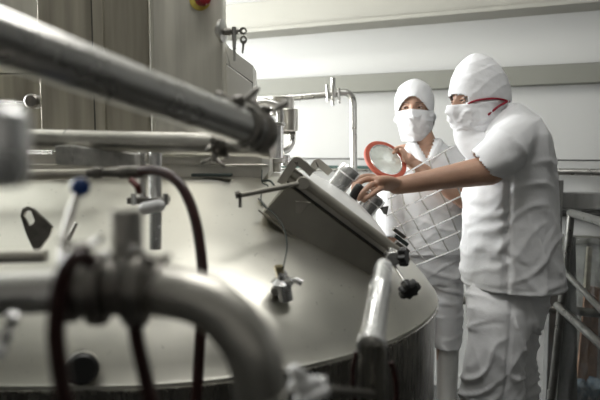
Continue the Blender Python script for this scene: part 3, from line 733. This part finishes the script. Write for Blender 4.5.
# clear plastic film hung over the boards
m = MB(); vs = []; fs = []; nx, nz = 26, 34
for j in range(nz + 1):
    for i in range(nx + 1):
        px = 566 + (640 - 566) * i / nx - 9 * (j / nz); py = 238 + (415 - 238) * j / nz
        q = at(px, py, 2.58); q.y += .018 * math.sin(px * .45 + py * .05) + .02 * noise.noise(V((px * .07, py * .05, 0))); vs.append(q)
for j in range(nz):
    for i in range(nx):
        k = j * (nx + 1) + i; fs.append((k, k + 1, k + nx + 2, k + nx + 1))
m.add(vs, fs); o = build(m, 'plastic_film', 'film', label='clear crinkled plastic film hanging behind the railing', cat='plastic film', smooth=60)
s = o.modifiers.new('solid', 'SOLIDIFY'); s.thickness = .0008
for i, (px, py, r_, lb_) in enumerate([(580, 391, .045, 'left bundle of crumpled blue and white plastic at the lower right'), (597, 390, .05, 'right bundle of crumpled blue and white plastic at the lower right corner')]):
    g = MB(); g.ball(at(px, py, 2.70), r_, 18)
    for k, v in enumerate(g.v):
        g.v[k] = v + V((noise.noise(v * 30), noise.noise(v * 30 + V((9, 0, 0))), noise.noise(v * 30 + V((0, 9, 0))))) * .022
    build(g, 'plastic_bundle', 'bluebag', label=lb_, cat='plastic bag', smooth=60)
build(MB().box((1.36, 2.76, at(590, 401, 2.7).z - .17), (.22, .2, .32)), 'crate', 'greypanel', label='dark crate under the blue plastic bundles', cat='crate', bevel=.004)

# ------------------------------------------------------------------ people helpers
def remeshed(g, voxel, smooth_it=4, org=V((0, 0, 0))):
    me = g.mesh('tmp'); o = bpy.data.objects.new('tmp', me); COL.objects.link(o)
    r = o.modifiers.new('r', 'REMESH'); r.mode = 'VOXEL'; r.voxel_size = voxel
    if smooth_it:
        s_ = o.modifiers.new('s', 'SMOOTH'); s_.factor = .5; s_.iterations = smooth_it
    dg = bpy.context.evaluated_depsgraph_get(); dg.update()
    out = bpy.data.meshes.new_from_object(o.evaluated_get(dg))
    bpy.data.objects.remove(o); bpy.data.meshes.remove(me)
    return out
def deform(me, fn):                      # fn(co, normal) -> co, world space
    ns = [v.normal.copy() for v in me.vertices]
    for v, n in zip(me.vertices, ns): v.co = fn(v.co.copy(), n)
def cut(me, pred):                       # delete vertices where pred(co)
    bm = bmesh.new(); bm.from_mesh(me)
    dv = [v for v in bm.verts if pred(v.co)]
    bmesh.ops.delete(bm, geom=dv, context='VERTS'); bm.to_mesh(me); bm.free()
def finish(me, name, m_, parent, label=None, solid=0):
    org = wloc(parent)
    for v in me.vertices: v.co -= org
    me.name = name
    o = link_mesh(name, me, m_, parent, org, 0); me.shade_smooth()
    if solid:
        s_ = o.modifiers.new('solid', 'SOLIDIFY'); s_.thickness = solid; s_.offset = 1
    if label: o['label'] = label
    return o
def ell(c, hx, hy, z=None, ex=2.3, n=40, tilt=0.0, rot=0.0):
    out = []
    for k in range(n):
        a_ = 2 * math.pi * k / n; ca, sa = math.cos(a_), math.sin(a_)
        x = math.copysign(abs(ca) ** (2 / ex), ca) * hx; y = math.copysign(abs(sa) ** (2 / ex), sa) * hy
        xr = x * math.cos(rot) - y * math.sin(rot); yr = x * math.sin(rot) + y * math.cos(rot)
        out.append(V(c) + V((xr, yr, xr * tilt)))
    return out
def fold(p, f, amp, dirv, freq, seed=0):
    q = p * f + V((seed, seed * 1.7, 0))
    w = noise.noise(q) * 2.0
    s_ = math.sin(p.dot(dirv) * freq + w * 1.9)
    ridge = (1 - abs(s_)) ** 2.6
    mask = max(0, noise.noise(p * 5.5 + V((seed + 3, 0, seed))) + .30)
    return amp * ridge * mask

def limb(g, pts, rs, seg=22, flat=1.0, ups=None, sub=6):
    P = smoothpath(pts, sub); g.tube(P, lerp_list(rs, len(P)), seg, True, flat, ups)
    g.ball(P[0], rs[0] * .98, 10); g.ball(P[-1], rs[-1] * .98, 10); return g

def head_parts(g, H, R, s=1.0):          # skin head; face towards local -Y
    def L(p): return H + R @ (V(p) * s)
    rings = []; seg = 40; nn = 36
    for i in range(1, nn):
        th = math.pi * i / nn; ring = []
        for k in range(seg):
            ph = 2 * math.pi * k / seg
            d = V((math.sin(th) * math.cos(ph), math.sin(th) * math.sin(ph), math.cos(th)))
            lo = max(0, -d.z)
            x = d.x * .073 * (1 - .30 * lo ** 1.3); y = d.y * (.090 if d.y < 0 else .098) * (1 - (.30 * lo if d.y > 0 else .12 * lo)); z = d.z * (.115 if d.z > 0 else .118)
            if d.y < 0:
                fx = abs(x)
                # nose
                nz_ = math.exp(-((z + .030) / .022) ** 2) * math.exp(-(x / .011) ** 2); y -= .024 * nz_
                y -= .012 * math.exp(-((z + .008) / .020) ** 2) * math.exp(-(x / .008) ** 2)
                # sockets, brow, cheeks
                y += .010 * math.exp(-((fx - .031) / .016) ** 2) * math.exp(-((z - .000) / .012) ** 2)
                y -= .005 * math.exp(-((z - .020) / .009) ** 2) * math.exp(-((fx - .026) / .024) ** 2)
                y -= .005 * math.exp(-((z + .028) / .016) ** 2) * math.exp(-((fx - .040) / .016) ** 2)
                y -= .006 * math.exp(-((z + .064) / .008) ** 2) * math.exp(-(x / .024) ** 2)
                y -= .010 * math.exp(-((z + .102) / .014) ** 2) * math.exp(-(x / .022) ** 2)
            ring.append(L((x, y, z)))
        rings.append(ring)
    g.rings(rings)
    for q in (1, -1):                     # ears
        g.ball(L((.074 * q, .012, -.012)), .026 * s, 10, (.35, .62, 1), R)
    return L
def eyes(L, R, parent, s=1.0, sides=(1, -1), look=(0, 0)):
    for q in sides:
        c = L((.031 * q, -.0735, .000))
        e_ = build(MB().ball(c, .0118 * s, 12), 'eyeball', 'eyew', parent)
        d = (R @ V((look[0], -1, look[1]))).normalized()
        build(MB().lathe(c + d * .0086 * s, d, [(0, .0060 * s), (.0022 * s, .0056 * s), (.0034 * s, .003 * s)], 16), 'iris', 'iris', e_)
        # lids
        up_ = MB(); P = []
        for k in range(9):
            a_ = math.pi * k / 8; P.append(L((.031 * q + .0145 * math.cos(a_), -.0845 + .004 * abs(math.cos(a_)) , -.0005 + .0052 * math.sin(a_))))
        up_.tube(P, [.002 * s, .003 * s, .0036 * s, .0038 * s, .0038 * s, .0038 * s, .0036 * s, .003 * s, .002 * s], 8)
        build(up_, 'eyelid', 'skin', parent)
        lw = MB(); P = []
        for k in range(9):
            a_ = math.pi * k / 8; P.append(L((.031 * q + .0145 * math.cos(a_), -.0840 + .004 * abs(math.cos(a_)), -.0025 - .0030 * math.sin(a_))))
        lw.tube(P, .0026 * s, 8); build(lw, 'eyelid', 'skin', parent)
        ls_ = MB(); P = []
        for k in range(7):
            a_ = math.pi * (k + 1) / 8; P.append(L((.031 * q + .014 * math.cos(a_), -.0885 + .004 * abs(math.cos(a_)), -.0016 + .0040 * math.sin(a_))))
        ls_.tube(P, .0011 * s, 6); build(ls_, 'eyelash', 'hair', parent)
        bw = MB(); P = [L((.031 * q + t * .019, -.0925 + .010 * max(0, t * q) ** 2, .0185 + .004 * (1 - t * t))) for t in (-1, -.5, 0, .5, 1)]
        bw.tube(P, [.0012 * s, .003 * s, .0032 * s, .0028 * s, .001 * s], 8, flat=.5); build(bw, 'eyebrow', 'hair', parent)

def finger(g, base, pts, r0, r1):
    P = smoothpath([base] + pts, 5); g.tube(P, lerp_list([r0, r0 * 1.02, r0 * .93, r1 * 1.05, r1], len(P)), 12); g.ball(P[-1], r1, 8)

# ================================================================== MAN
MY = 2.08
mo = at(512, 290, MY)
man = empty('person', (mo.x, MY + .03, 0), 'worker in white hood, mask and short-sleeved tunic, seen from the side, reaching for the hatch', 'person')
HM = at(478.5, 97, MY)
# face looks to -X, a little towards camera and down
fm = V((-1, -.26, -.22)).normalized()
zl = V((-.2, 0, 1)); yl = -fm; xl = yl.cross(zl).normalized(); zl = xl.cross(yl).normalized()
RM = Matrix((xl, yl, zl)).transposed()
body = MB()
LM = head_parts(body, HM, RM)
sh = at(512, 141, 1.97); el = at(490, 170, 1.90); wr = at(396, 186, 1.86)
limb(body, [at(502, 124, 2.08), at(491, 112, 2.08), LM((0, .02, -.06))], [.05, .048, .050])
limb(body, [at(512, 138, 2.08), at(514, 160, 2.08), at(512, 215, 2.09), at(512, 285, 2.1)], [.09, .12, .11, .09], flat=1)
limb(body, [at(512, 142, 2.1), sh], [.05, .045])
limb(body, [sh, sh.lerp(el, .55), el], [.045, .052, .050])
limb(body, [el, el.lerp(wr, .25), el.lerp(wr, .6), wr], [.050, .044, .035, .0275])
# far arm
sh2 = at(512, 143, 2.25); el2 = at(492, 185, 2.26); wr2 = at(478, 230, 2.20)
limb(body, [at(512, 142, 2.1), sh2, el2, wr2], [.06, .05, .04, .028]); body.ball(wr2 + V((-.01, -.01, -.05)), .035, 10, (.6, .8, 1.2))
# legs and feet
for (hx, hy, kx, fx) in ((502, 2.02, 494, 500), (518, 2.18, 514, 516)):
    hpn = at(hx, 290, hy); kn_ = at(kx, 380, hy); kn_.z = .50; ft = V((at(fx, 300, hy).x + .0, hy, .09))
    limb(body, [hpn, kn_, ft], [.075, .055, .038]); limb(body, [ft, ft + V((-.10, 0, -.045))], [.04, .032])
# left hand on the knob: palm, fingers over the ball
pc = at(381, 184.5, 1.815)
palm = MB()
hdir = (at(372, 184, 1.800) - wr).normalized()
body.tube(smoothpath([wr + (wr - pc).normalized() * .02, wr, pc + V((.012, 0, .004)), at(374, 184, 1.800)], 5), lerp_list([.027, .028, .036, .037], 16), 20, True, .55, V((0, 1, -.5)))
kpx = {'index': (372, 177.5, 1.905), 'middle': (371.5, 179, 1.875), 'ring': (373, 184, 1.845), 'pinky': (376, 189, 1.825)}
finger(body, at(380, 180, 1.850), [at(371, 176.5, 1.850), at(361.5, 177.5, 1.840), at(355, 183, 1.830), at(352.6, 188, 1.810)], .0098, .0072)
finger(body, at(380, 182, 1.825), [at(370.5, 179, 1.815), at(361, 181.5, 1.800), at(355, 187, 1.785), at(353, 191, 1.775)], .0102, .0074)
finger(body, at(381, 185, 1.800), [at(373, 184, 1.780), at(366, 189, 1.750), at(361, 195, 1.735), at(359, 199.5, 1.735)], .0096, .0072)
finger(body, at(383, 188, 1.790), [at(378, 190, 1.765), at(372, 194.5, 1.745), at(367, 198, 1.735), at(364, 201, 1.740)], .0086, .0066)
finger(body, at(388, 186, 1.880), [at(380, 188, 1.880), at(371, 192, 1.865), at(365, 195, 1.820)], .0115, .0085)
finger(body, at(388, 182, 1.870), [at(382, 181, 1.840), at(376, 180, 1.835)], .012, .012)
me = remeshed(body, .0038, 3)
finish(me, 'body', 'skin', man)
eyes(LM, RM, man, look=(.1, -.35))
# hood: covers the head and neck with an eye opening
g = MB(); rings = []; seg = 44; nn = 34
for i in range(1, nn):
    th = math.pi * i / nn; ring = []
    for k in range(seg):
        ph = 2 * math.pi * k / seg; d = V((math.sin(th) * math.cos(ph), math.sin(th) * math.sin(ph), math.cos(th)))
        up_ = max(0, d.z)
        x = d.x * .086 ; y = d.y * (.101 if d.y < 0 else .116) * (1 - .10 * up_ ** 2) + .010 * up_ ** 3; z = d.z * (.146 if d.z > 0 else .125)
        ring.append(LM((x, y, z)))
    rings.append(ring)
g.rings(rings)
limb(g, [at(484, 112, 2.08), at(489, 122, 2.08), at(497, 134, 2.08)], [.075, .078, .090])
limb(g, [LM((0, -.03, -.06)), at(474, 136, 2.08), at(484, 146, 2.06)], [.070, .066, .07])
me = remeshed(g, .005, 6)
RMi = RM.inverted()
def hood_fn(p, n):
    a_ = fold(p, 7, .0028, V((.6, .2, .8)), 50, 2) + fold(p, 6, .0025, V((-.3, .2, .9)), 75, 7) + .0012 * noise.noise(p * 24)
    return p + n * a_
deform(me, hood_fn)
def open_m(p):
    q = RMi @ (p - HM)
    return q.y < -.02 and ((q.x / .056) ** 2 + ((q.z - .001) / (.022)) ** 2) < 1
cut(me, open_m)
hood_tree = BVHTree.FromPolygons([v.co.copy() for v in me.vertices], [tuple(p.vertices) for p in me.polygons])
finish(me, 'hood', 'capcloth', man, 'white cloth hood covering head and neck', solid=.003)
# mask
def make_mask(H, R, Lf, parent, seed, drop, wid=.086, fwd=.108, topz=-.012, yback=.012):
    vs = []; fs = []; nu, nv = 44, 36
    for j in range(nv + 1):
        v = j / nv
        for i in range(nu + 1):
            u = -1 + 2 * i / nu; ang = u * math.radians(98)
            z = topz - v * drop - .012 * abs(u) ** 2 * (1 - v) + .010 * (1 - abs(u)) ** 3 * (1 - v)
            bul = 1 + .13 * math.sin(math.pi * min(1, v * 1.15)) - .30 * v ** 2.2
            nose_ = .020 * math.exp(-(u / .16) ** 2) * math.exp(-((v - .12) / .22) ** 2)
            x = math.sin(ang) * wid * (1 - .34 * v ** 1.6) ; y = -math.cos(ang) * fwd * bul - nose_ + yback
            p = V((x, y, z))
            q = p * 1.0 + V((seed, 0, 0))
            w = .007 * noise.noise(q * 30) + .010 * (1 - abs(math.sin(q.x * 60 + q.z * 45 + 5 * noise.noise(q * 18)))) ** 2 * math.sin(math.pi * min(1, v + .1))
            p += V((math.sin(ang), -math.cos(ang), 0)) * w
            vs.append(Lf(p))
    for j in range(nv):
        for i in range(nu):
            k = j * (nu + 1) + i; fs.append((k, k + 1, k + nu + 2, k + nu + 1))
    me_ = MB().add(vs, fs).mesh('mask')
    o_ = finish(me_, 'face_mask', 'capcloth', parent, 'loose white cloth mask over nose and chin', solid=.002)
    return o_
mk = make_mask(HM, RM, LM, man, 1, .135, wid=.090, fwd=.108, topz=-.016, yback=.004)
# red elastic: lies on the hood
def on_tree(tree, px, py, lift, fallback):
    d = ray(px, py).normalized(); hit = tree.ray_cast(EYE, d)
    return hit[0] - d * lift if hit[0] is not None else at(px, py, fallback)
def tie(pxs_, r_, lift=.005, mirror=False):
    P = [on_tree(hood_tree, x, y, lift, 2.06) for x, y in pxs_]
    build(MB().tube(smoothpath(P, 5), r_, 8), 'mask_tie', 'redtie', man, label='dark red elastic band')
tie([(468, 104), (473, 101.5), (480, 99.8), (488, 98.8), (496, 98.6), (503, 99.6), (507, 101)], .0036)
tie([(507, 101.5), (503, 104), (499, 106), (494, 110), (488, 115)], .0040, .016)
kq2 = at(507.5, 101.5, 2.04)
build(MB().ball(kq2, .008, 8, (1, .8, .8)), 'tie_knot', 'redtie', man, label='dark red knot')
# tunic
g = MB(); R_ = []
for (py, l, r, hy, yc) in [(104, 496, 518, .06, 2.09), (109, 490, 525, .10, 2.09), (117, 482, 531, .15, 2.09), (124, 476, 538, .18, 2.09), (136, 472, 545, .205, 2.09), (150, 470, 548, .21, 2.09), (170, 467, 550, .205, 2.09), (190, 465, 553, .20, 2.09),
                           (215, 464, 555, .20, 2.09), (240, 463.5, 557, .205, 2.09), (265, 463, 559.5, .21, 2.09), (290, 462.5, 562, .215, 2.09)]:
    a_ = at(l, py, yc); b_ = at(r, py, yc); R_.append(ell(((a_.x + b_.x) / 2, yc, a_.z), (b_.x - a_.x) / 2, hy * .95, ex=2.05))
g.rings(R_)
sl0 = at(517, 137, 1.97); sl1 = at(502, 153, 1.90); sl2 = at(481.5, 168.5, 1.915)
g.tube(smoothpath([at(518, 133, 2.04), sl0, sl1, sl2], 5), lerp_list([.066, .080, .076, .066], 16), 28)
far = [at(512, 130, 2.2), at(508, 145, 2.27), at(496, 175, 2.28)]
g.tube(smoothpath(far, 5), lerp_list([.085, .08, .068], 11), 24)
g.tube(smoothpath([at(494, 118, 2.08), at(490, 112, 2.08)], 3), [.07, .068, .066, .064], 24)
me = remeshed(g, .0072, 5)
zh = at(512, 284.5, 2.09).z
adir = (sl2 - sl1).normalized()
def tun_fn(p, n):
    t = (p.z - zh)
    a_ = fold(p, 3.2, .014, V((.75, .1, .65)), 22, 5) + fold(p, 5, .009, V((-.5, .2, .85)), 42, 9) + fold(p, 2.5, .006, V((.95, .2, .15)), 30, 12) + .002 * noise.noise(p * 10)
    # drag folds along the side seam low on the back
    seamx = at(509, 220, 1.9).x
    a_ -= .003 * math.exp(-((p.z - zh - .022) / .003) ** 2)
    if p.y < 2.05:
        a_ -= .012 * math.exp(-((p.x - seamx) / .008) ** 2) * (1 if p.z < 1.25 else 0)
        zz = at(500, 235, 1.9).z
        if p.x < seamx + .005:
            w = math.exp(-((p.z - zz) / .11) ** 2); a_ += .014 * w * (1 - abs(math.sin((p.z * .8 - p.x * .55) * 62 + 2 * noise.noise(p * 9)))) * math.exp(-((p.x - seamx) / .09) ** 2)
    return p + n * (a_ - .006)
deform(me, tun_fn)
def tun_cut(p):
    if p.z < zh: return True
    d = p - sl2
    return -.008 < d.dot(adir) < .03 and (d - adir * d.dot(adir)).length < .078 and p.y < 1.975
cut(me, tun_cut)
finish(me, 'tunic', 'cloth', man, 'short-sleeved white cotton tunic', solid=.003)
# trousers
g = MB()
def leg(pts):
    rr = []
    for (py, l, r, yc, hy) in pts:
        a_ = at(l, py, yc); b_ = at(r, py, yc); rr.append(ell(((a_.x + b_.x) / 2, yc, a_.z), (b_.x - a_.x) / 2, hy, ex=2.0))
    g.rings(rr)
leg([(262, 468, 555, 2.09, .17), (290, 465, 549, 2.09, .165), (310, 466, 545, 2.08, .168), (322, 467, 541, 2.08, .16)])
leg([(268, 470, 530, 2.06, .09), (305, 465, 536, 2.0, .102), (335, 467, 528, 1.98, .10), (365, 462, 524, 1.97, .098), (400, 458, 524, 1.97, .095), (450, 456, 520, 1.97, .09), (497, 460, 520, 1.97, .08)])
leg([(300, 482, 549, 2.2, .10), (335, 480, 539, 2.2, .10), (365, 474, 536, 2.2, .098), (400, 470, 541, 2.2, .095), (450, 470, 532, 2.2, .085), (480, 474, 530, 2.2, .08)])
me = remeshed(g, .0075, 4)
zk = at(490, 370, 2.0).z
def tro_fn(p, n):
    w = .55 + .9 * math.exp(-((p.z - zk) / .20) ** 2)
    a_ = w * (fold(p, 4, .026, V((.45, .1, .9)), 32, 15) + fold(p, 6, .015, V((-.5, .1, .85)), 50, 21)) + fold(p, 3, .006, V((1, .1, .1)), 40, 4) + .002 * noise.noise(p * 15)
    sx = at(505, 340, 1.9).x + (p.z - zk) * .10
    if p.y < 2.02: a_ -= .010 * math.exp(-((p.x - sx) / .007) ** 2)
    return p + n * (a_ - .008)
deform(me, tro_fn)
finish(me, 'trousers', 'cloth', man, 'white cotton trousers')
build(MB().box(at(470.5, 323, 1.985), (.006, .004, .018), Matrix.Rotation(.5, 3, 'Y')), 'red_tag', 'redtie', man, label='tiny red mark on the trouser front')
for hy, px in ((1.97, 489), (2.2, 502)):
    x0 = at(px, 470, hy).x; g = MB()
    g.rings([ell((x0, hy, .16), .062, .055), ell((x0 - .004, hy, .08), .062, .052), ell((x0 - .04, hy, .045), .11, .052), ell((x0 - .05, hy, .02), .13, .052), ell((x0 - .05, hy, 0.0), .13, .050)])
    build(g, 'boot', 'boot', man, smooth=50)

# ================================================================== WOMAN
WY = 2.72
wo = at(428, 300, WY)
wom = empty('person', (wo.x, WY, 0), 'worker in white cap and mask facing the camera, holding up the round glass', 'person')
HW_ = at(414.5, 107, WY)
fw = V((-.30, -1, -.10)).normalized()
zl = V((-.02, 0, 1)); yl = -fw; xl = yl.cross(zl).normalized(); zl = xl.cross(yl).normalized()
RW = Matrix((xl, yl, zl)).transposed()
if RW.determinant() < 0: RW = Matrix((-xl, yl, zl)).transposed()
body = MB(); LW = head_parts(body, HW_, RW, 1.03)
limb(body, [at(427, 160, WY + .01), at(424, 143, WY), LW((0, .03, -.07))], [.058, .055, .052])
limb(body, [at(427, 165, WY), at(430, 210, WY), at(428, 262, WY + .02)], [.11, .105, .11])
wsh = at(452, 164, WY - .02); wel = at(466, 200, WY - .14); wwr = at(412, 163, 2.46)
limb(body, [at(430, 158, WY), wsh, wel], [.055, .046, .044]); 
limb(body, [wel, wel.lerp(wwr, .3), wel.lerp(wwr, .65), wwr], [.044, .041, .034, .025])
rsh = at(396, 160, WY - .02); rel = at(391, 212, WY - .06); rwr = at(390, 266, WY - .10)
limb(body, [at(424, 158, WY), rsh, rel, rwr], [.06, .05, .04, .026])
body.ball(rwr + V((.01, -.03, -.03)), .034, 10, (.6, .9, 1.1))
# hand at the gasket ring: fingers behind, thumb in front
wp = at(404.5, 157.5, 2.435)
body.tube(smoothpath([wwr, at(409, 161, 2.455), wp], 4), lerp_list([.025, .031, .032], 9), 18, True, .6, V((.5, -.6, .6)))
finger(body, at(408, 163, 2.44), [at(405.5, 158, 2.40), at(403, 152.5, 2.385), at(401, 149.5, 2.375)], .0105, .008)
finger(body, at(406, 154, 2.44), [at(402, 149, 2.445), at(398, 147.5, 2.44), at(395, 149, 2.43)], .0092, .0070)
finger(body, at(404, 157, 2.45), [at(400, 152, 2.465), at(396, 151, 2.455), at(393.5, 153, 2.445)], .0095, .0072)
finger(body, at(404, 160, 2.455), [at(399, 157, 2.475), at(395, 157, 2.465), at(393, 159, 2.455)], .0095, .0072)
finger(body, at(405, 163, 2.455), [at(400, 162.5, 2.475), at(397, 163, 2.465), at(395, 165, 2.455)], .0085, .0065)
for (hx, kx, fx) in ((447, 447, 448), (413, 412, 411)):
    hpn = at(hx, 255, WY); kn_ = V((at(kx, 300, WY).x, WY, .48)); ft = V((at(fx, 380, WY).x, WY, .09))
    limb(body, [hpn, kn_, ft], [.08, .052, .036]); limb(body, [ft, ft + V((-.02, -.1, -.045))], [.04, .03])
finish(remeshed(body, .0042, 3), 'body', 'skin', wom)
eyes(LW, RW, wom, 1.03, look=(-.25, -.35))
# cap
g = MB(); rings = []
for i in range(1, nn):
    th = math.pi * i / nn; ring = []
    for k in range(seg):
        ph = 2 * math.pi * k / seg; d = V((math.sin(th) * math.cos(ph), math.sin(th) * math.sin(ph), math.cos(th)))
        up_ = 1 + .17 * max(0, d.z)
        x = d.x * .083 * up_; y = d.y * up_ * (.099 if d.y < 0 else .112); z = d.z * (.119 if d.z > 0 else .10)
        ring.append(LW((x, y, z)))
    rings.append(ring)
g.rings(rings); me = remeshed(g, .005, 4)
RWi = RW.inverted()
def capf(p, n): return p + n * (fold(p, 8, .004, V((.2, .2, .95)), 70, 31) + .002 * noise.noise(p * 26))
deform(me, capf)
def cap_open(p):
    q = RWi @ (p - HW_); front = q.y < .03
    if q.z < -.055: return True
    return q.y < .0 and abs(q.x) < .071 and q.z < .048 - 15 * q.x ** 2
cut(me, cap_open)
finish(me, 'cap', 'capcloth', wom, 'white cloth cap', solid=.003)
g = MB()
for q_ in (1,):
    g.ball(LW((.055, .055, -.075)), .03, 12, (1, .9, 1.1))
g.tube(smoothpath([LW((.062, .02, -.03)), LW((.066, .03, -.06)), LW((.058, .045, -.095))], 4), .010, 8)
build(g, 'hair', 'hair', wom)
make_mask(HW_, RW, LW, wom, 11, .135, wid=.086, fwd=.104, topz=-.014, yback=.004)
build(MB().tube(smoothpath([LW((.080, -.01, -.03)), LW((.084, .03, -.05)), LW((.07, .07, -.08))], 4), .010, 10, flat=.4), 'mask_tie', 'capcloth', wom)
# tunic, V neck with wrap fronts
g = MB(); R_ = []
for (py, l, r, hy) in [(139, 417, 439, .065), (145, 405, 447, .085), (151, 394, 455, .10), (159, 388, 461, .115), (175, 387, 463, .125), (200, 389, 464, .13), (225, 391, 465, .13), (248, 390, 466, .135), (257, 390, 466, .135)]:
    a_ = at(l, py, WY); b_ = at(r, py, WY); R_.append(ell(((a_.x + b_.x) / 2, WY, a_.z), (b_.x - a_.x) / 2, hy, ex=2.5))
g.rings(R_)
g.tube(smoothpath([at(444, 155, WY), at(456, 168, WY - .03), at(464, 190, WY - .10)], 5), lerp_list([.08, .078, .070], 11), 24)
g.tube(smoothpath([at(402, 156, WY), at(394, 175, WY - .02), at(391, 205, WY - .05), at(391, 238, WY - .08)], 5), lerp_list([.08, .072, .066, .062], 16), 24)
me = remeshed(g, .0072, 5)
zw = at(428, 252, WY).z
nk = at(424, 142, WY - .1)
def wt_fn(p, n):
    a_ = fold(p, 3.5, .010, V((.5, .1, .85)), 30, 41) + fold(p, 5, .006, V((-.6, .1, .75)), 44, 45) + .002 * noise.noise(p * 14)
    # overlapping lapels either side of the V
    if p.y < WY and p.z > nk.z - .17:
        for sgn in (1, -1):
            dd = (p.x - nk.x - .005) - sgn * (nk.z + .02 - p.z + .0 - .09) * -.62
            edge = (p.x - (nk.x + .012)) * sgn - (p.z - (nk.z - .085)) * .62
            if 0 < edge < .028 and p.z > nk.z - .09: a_ += .006
    return p + n * (a_ - .005)
deform(me, wt_fn)
sw = at(464, 190, WY - .10); sdw = (sw - at(456, 168, WY - .03)).normalized(); sr = at(391, 238, WY - .08); sdr = (sr - at(391, 205, WY - .05)).normalized()
def wt_cut(p):
    if p.z < zw: return True
    for c_, d_ in ((sw, sdw), (sr, sdr)):
        d = p - c_
        if d.dot(d_) > -.004 and (d - d_ * d.dot(d_)).length < .078 and d.dot(d_) < .06 and abs(p.x - at(428, 200, WY).x) > .135: return True
    # V opening
    if p.y < WY and p.z > nk.z - .085 and abs(p.x - (nk.x + .012)) < (p.z - (nk.z - .070)) * .50: return True
    return False
cut(me, wt_cut)
finish(me, 'tunic', 'cloth', wom, 'white V-neck cotton tunic', solid=.003)
g = MB()
leg([(240, 392, 463, WY + .01, .12), (262, 392, 464, WY + .01, .13), (280, 394, 464, WY + .01, .12)])
leg([(265, 424, 464, WY, .10), (300, 425, 463, WY, .095), (325, 430, 462, WY, .085), (345, 433, 461, WY, .075), (352, 434, 460, WY, .070)])
leg([(265, 394, 432, WY + .04, .10), (300, 396, 430, WY + .04, .095), (345, 398, 427, WY + .04, .075), (352, 399, 426, WY + .04, .07)])
me = remeshed(g, .0075, 4)
def wtr(p, n): return p + n * (fold(p, 4, .022, V((.3, .1, .9)), 34, 51) + fold(p, 6, .012, V((-.5, .1, .85)), 50, 57) + .003 * noise.noise(p * 15) - .006)
deform(me, wtr); zc = at(440, 347, WY).z
cut(me, lambda p: p.z < zc)
finish(me, 'trousers', 'cloth', wom, 'white cotton trousers', solid=.003)
for hx, yy in ((447.5, WY), (412.5, WY + .04)):
    x0 = at(hx, 360, WY).x; g = MB()
    g.rings([ell((x0, yy, zc + .02), .052, .055), ell((x0, yy, .3), .050, .052), ell((x0, yy, .14), .044, .048), ell((x0 - .005, yy - .02, .08), .046, .075), ell((x0 - .008, yy - .05, .045), .05, .12), ell((x0 - .008, yy - .05, 0), .05, .13)])
    o = build(g, 'boot', 'boot', wom, smooth=60)

# ------------------------------------------------------------------ round glass with red gasket
rc = at(385.3, 160.3, 2.41)
nr = V((.36, -.72, .60)).normalized()
u_, v_, w_ = frame(nr)
rg = empty('sight_glass', rc, 'round glass disc in a red rubber gasket, held up between the workers', 'sight glass')
prof_ = [(.0, .0)]
RO, RI = .0965, .073
m = MB(); seg2 = 64; sec = [(RI, -.004), (RI, .004), (RI + .004, .0075), (RO - .004, .0075), (RO, .004), (RO, -.004), (RO - .004, -.0075), (RI + .004, -.0075)]
rings = []
for k in range(seg2):
    a_ = 2 * math.pi * k / seg2; e_ = u_ * math.cos(a_) + v_ * math.sin(a_); rings.append([rc + e_ * r_ + nr * h_ for r_, h_ in sec])
m.rings(rings, closed=True); build(m, 'gasket', 'gasket', rg, label='red rubber gasket ring')
build(MB().lathe(rc - nr * .003, nr, [(0, RI), (.006, RI)], 56), 'glass_pane', 'glass', rg, label='milky clear round pane')
P = [rc + (u_ * math.cos(t) + v_ * math.sin(t)) * (RI + .001) + nr * .005 for t in [2 * math.pi * k / 48 for k in range(48)]]
build(MB().tube(P, .0028, 8, closed=True), 'inner_ring', 'pipebright', rg)

# ------------------------------------------------------------------ steel grate
gr = empty('steel_grate', at(430, 250, 2.42), 'open grate of thin steel rods in front of the worker in the cap', 'grate')
YR = 2.42
rows = [((390, 182), (468, 138)), ((388, 199), (472, 156)), ((386, 216), (474, 174)), ((392, 229), (474, 190)), ((396, 243), (474, 208)), ((403, 256), (474, 225.5)), ((412, 267), (474, 242))]
for (p0, p1) in rows:
    a = at(*p0, YR - .02); b = at(*p1, YR + .02); build(MB().tube([a, b], .0036, 10), 'rod', 'pipebright', gr)
def rowpt(k, t):
    p0, p1 = rows[k]; return (p0[0] + (p1[0] - p0[0]) * t, p0[1] + (p1[1] - p0[1]) * t)
for t0, t1 in ((-.0, .22), (.12, .40), (.30, .60), (.50, .82), (.70, .99), (.97, 1.2)):
    pts = []
    for k in range(7):
        t = t0 + (t1 - t0) * k / 6
        if t > 1.02: break
        pts.append(at(*rowpt(k, t), YR + .008 + (.04 * t - .02)))
    if len(pts) > 1: build(MB().tube(pts, .0034, 10), 'rod', 'pipe', gr)

# ------------------------------------------------------------------ camera, world
cam = bpy.data.cameras.new('camera'); co = bpy.data.objects.new('camera', cam); COL.objects.link(co)
co.location = EYE; co.rotation_euler = (math.pi / 2 - PITCH, 0, 0)
cam.sensor_width = 36; cam.lens = 35; cam.clip_start = .02
cam.dof.use_dof = True; cam.dof.focus_distance = 2.0; cam.dof.aperture_fstop = 2.5
sc.camera = co
w = bpy.data.worlds.new('world'); sc.world = w; w.use_nodes = True
w.node_tree.nodes['Background'].inputs['Color'].default_value = (1, .97, .90, 1)
w.node_tree.nodes['Background'].inputs['Strength'].default_value = .20
sc.view_settings.view_transform = 'Standard'; sc.view_settings.look = 'None'
sc.view_settings.exposure = 0.28; sc.view_settings.gamma = 1; sc.view_settings.use_curve_mapping = False
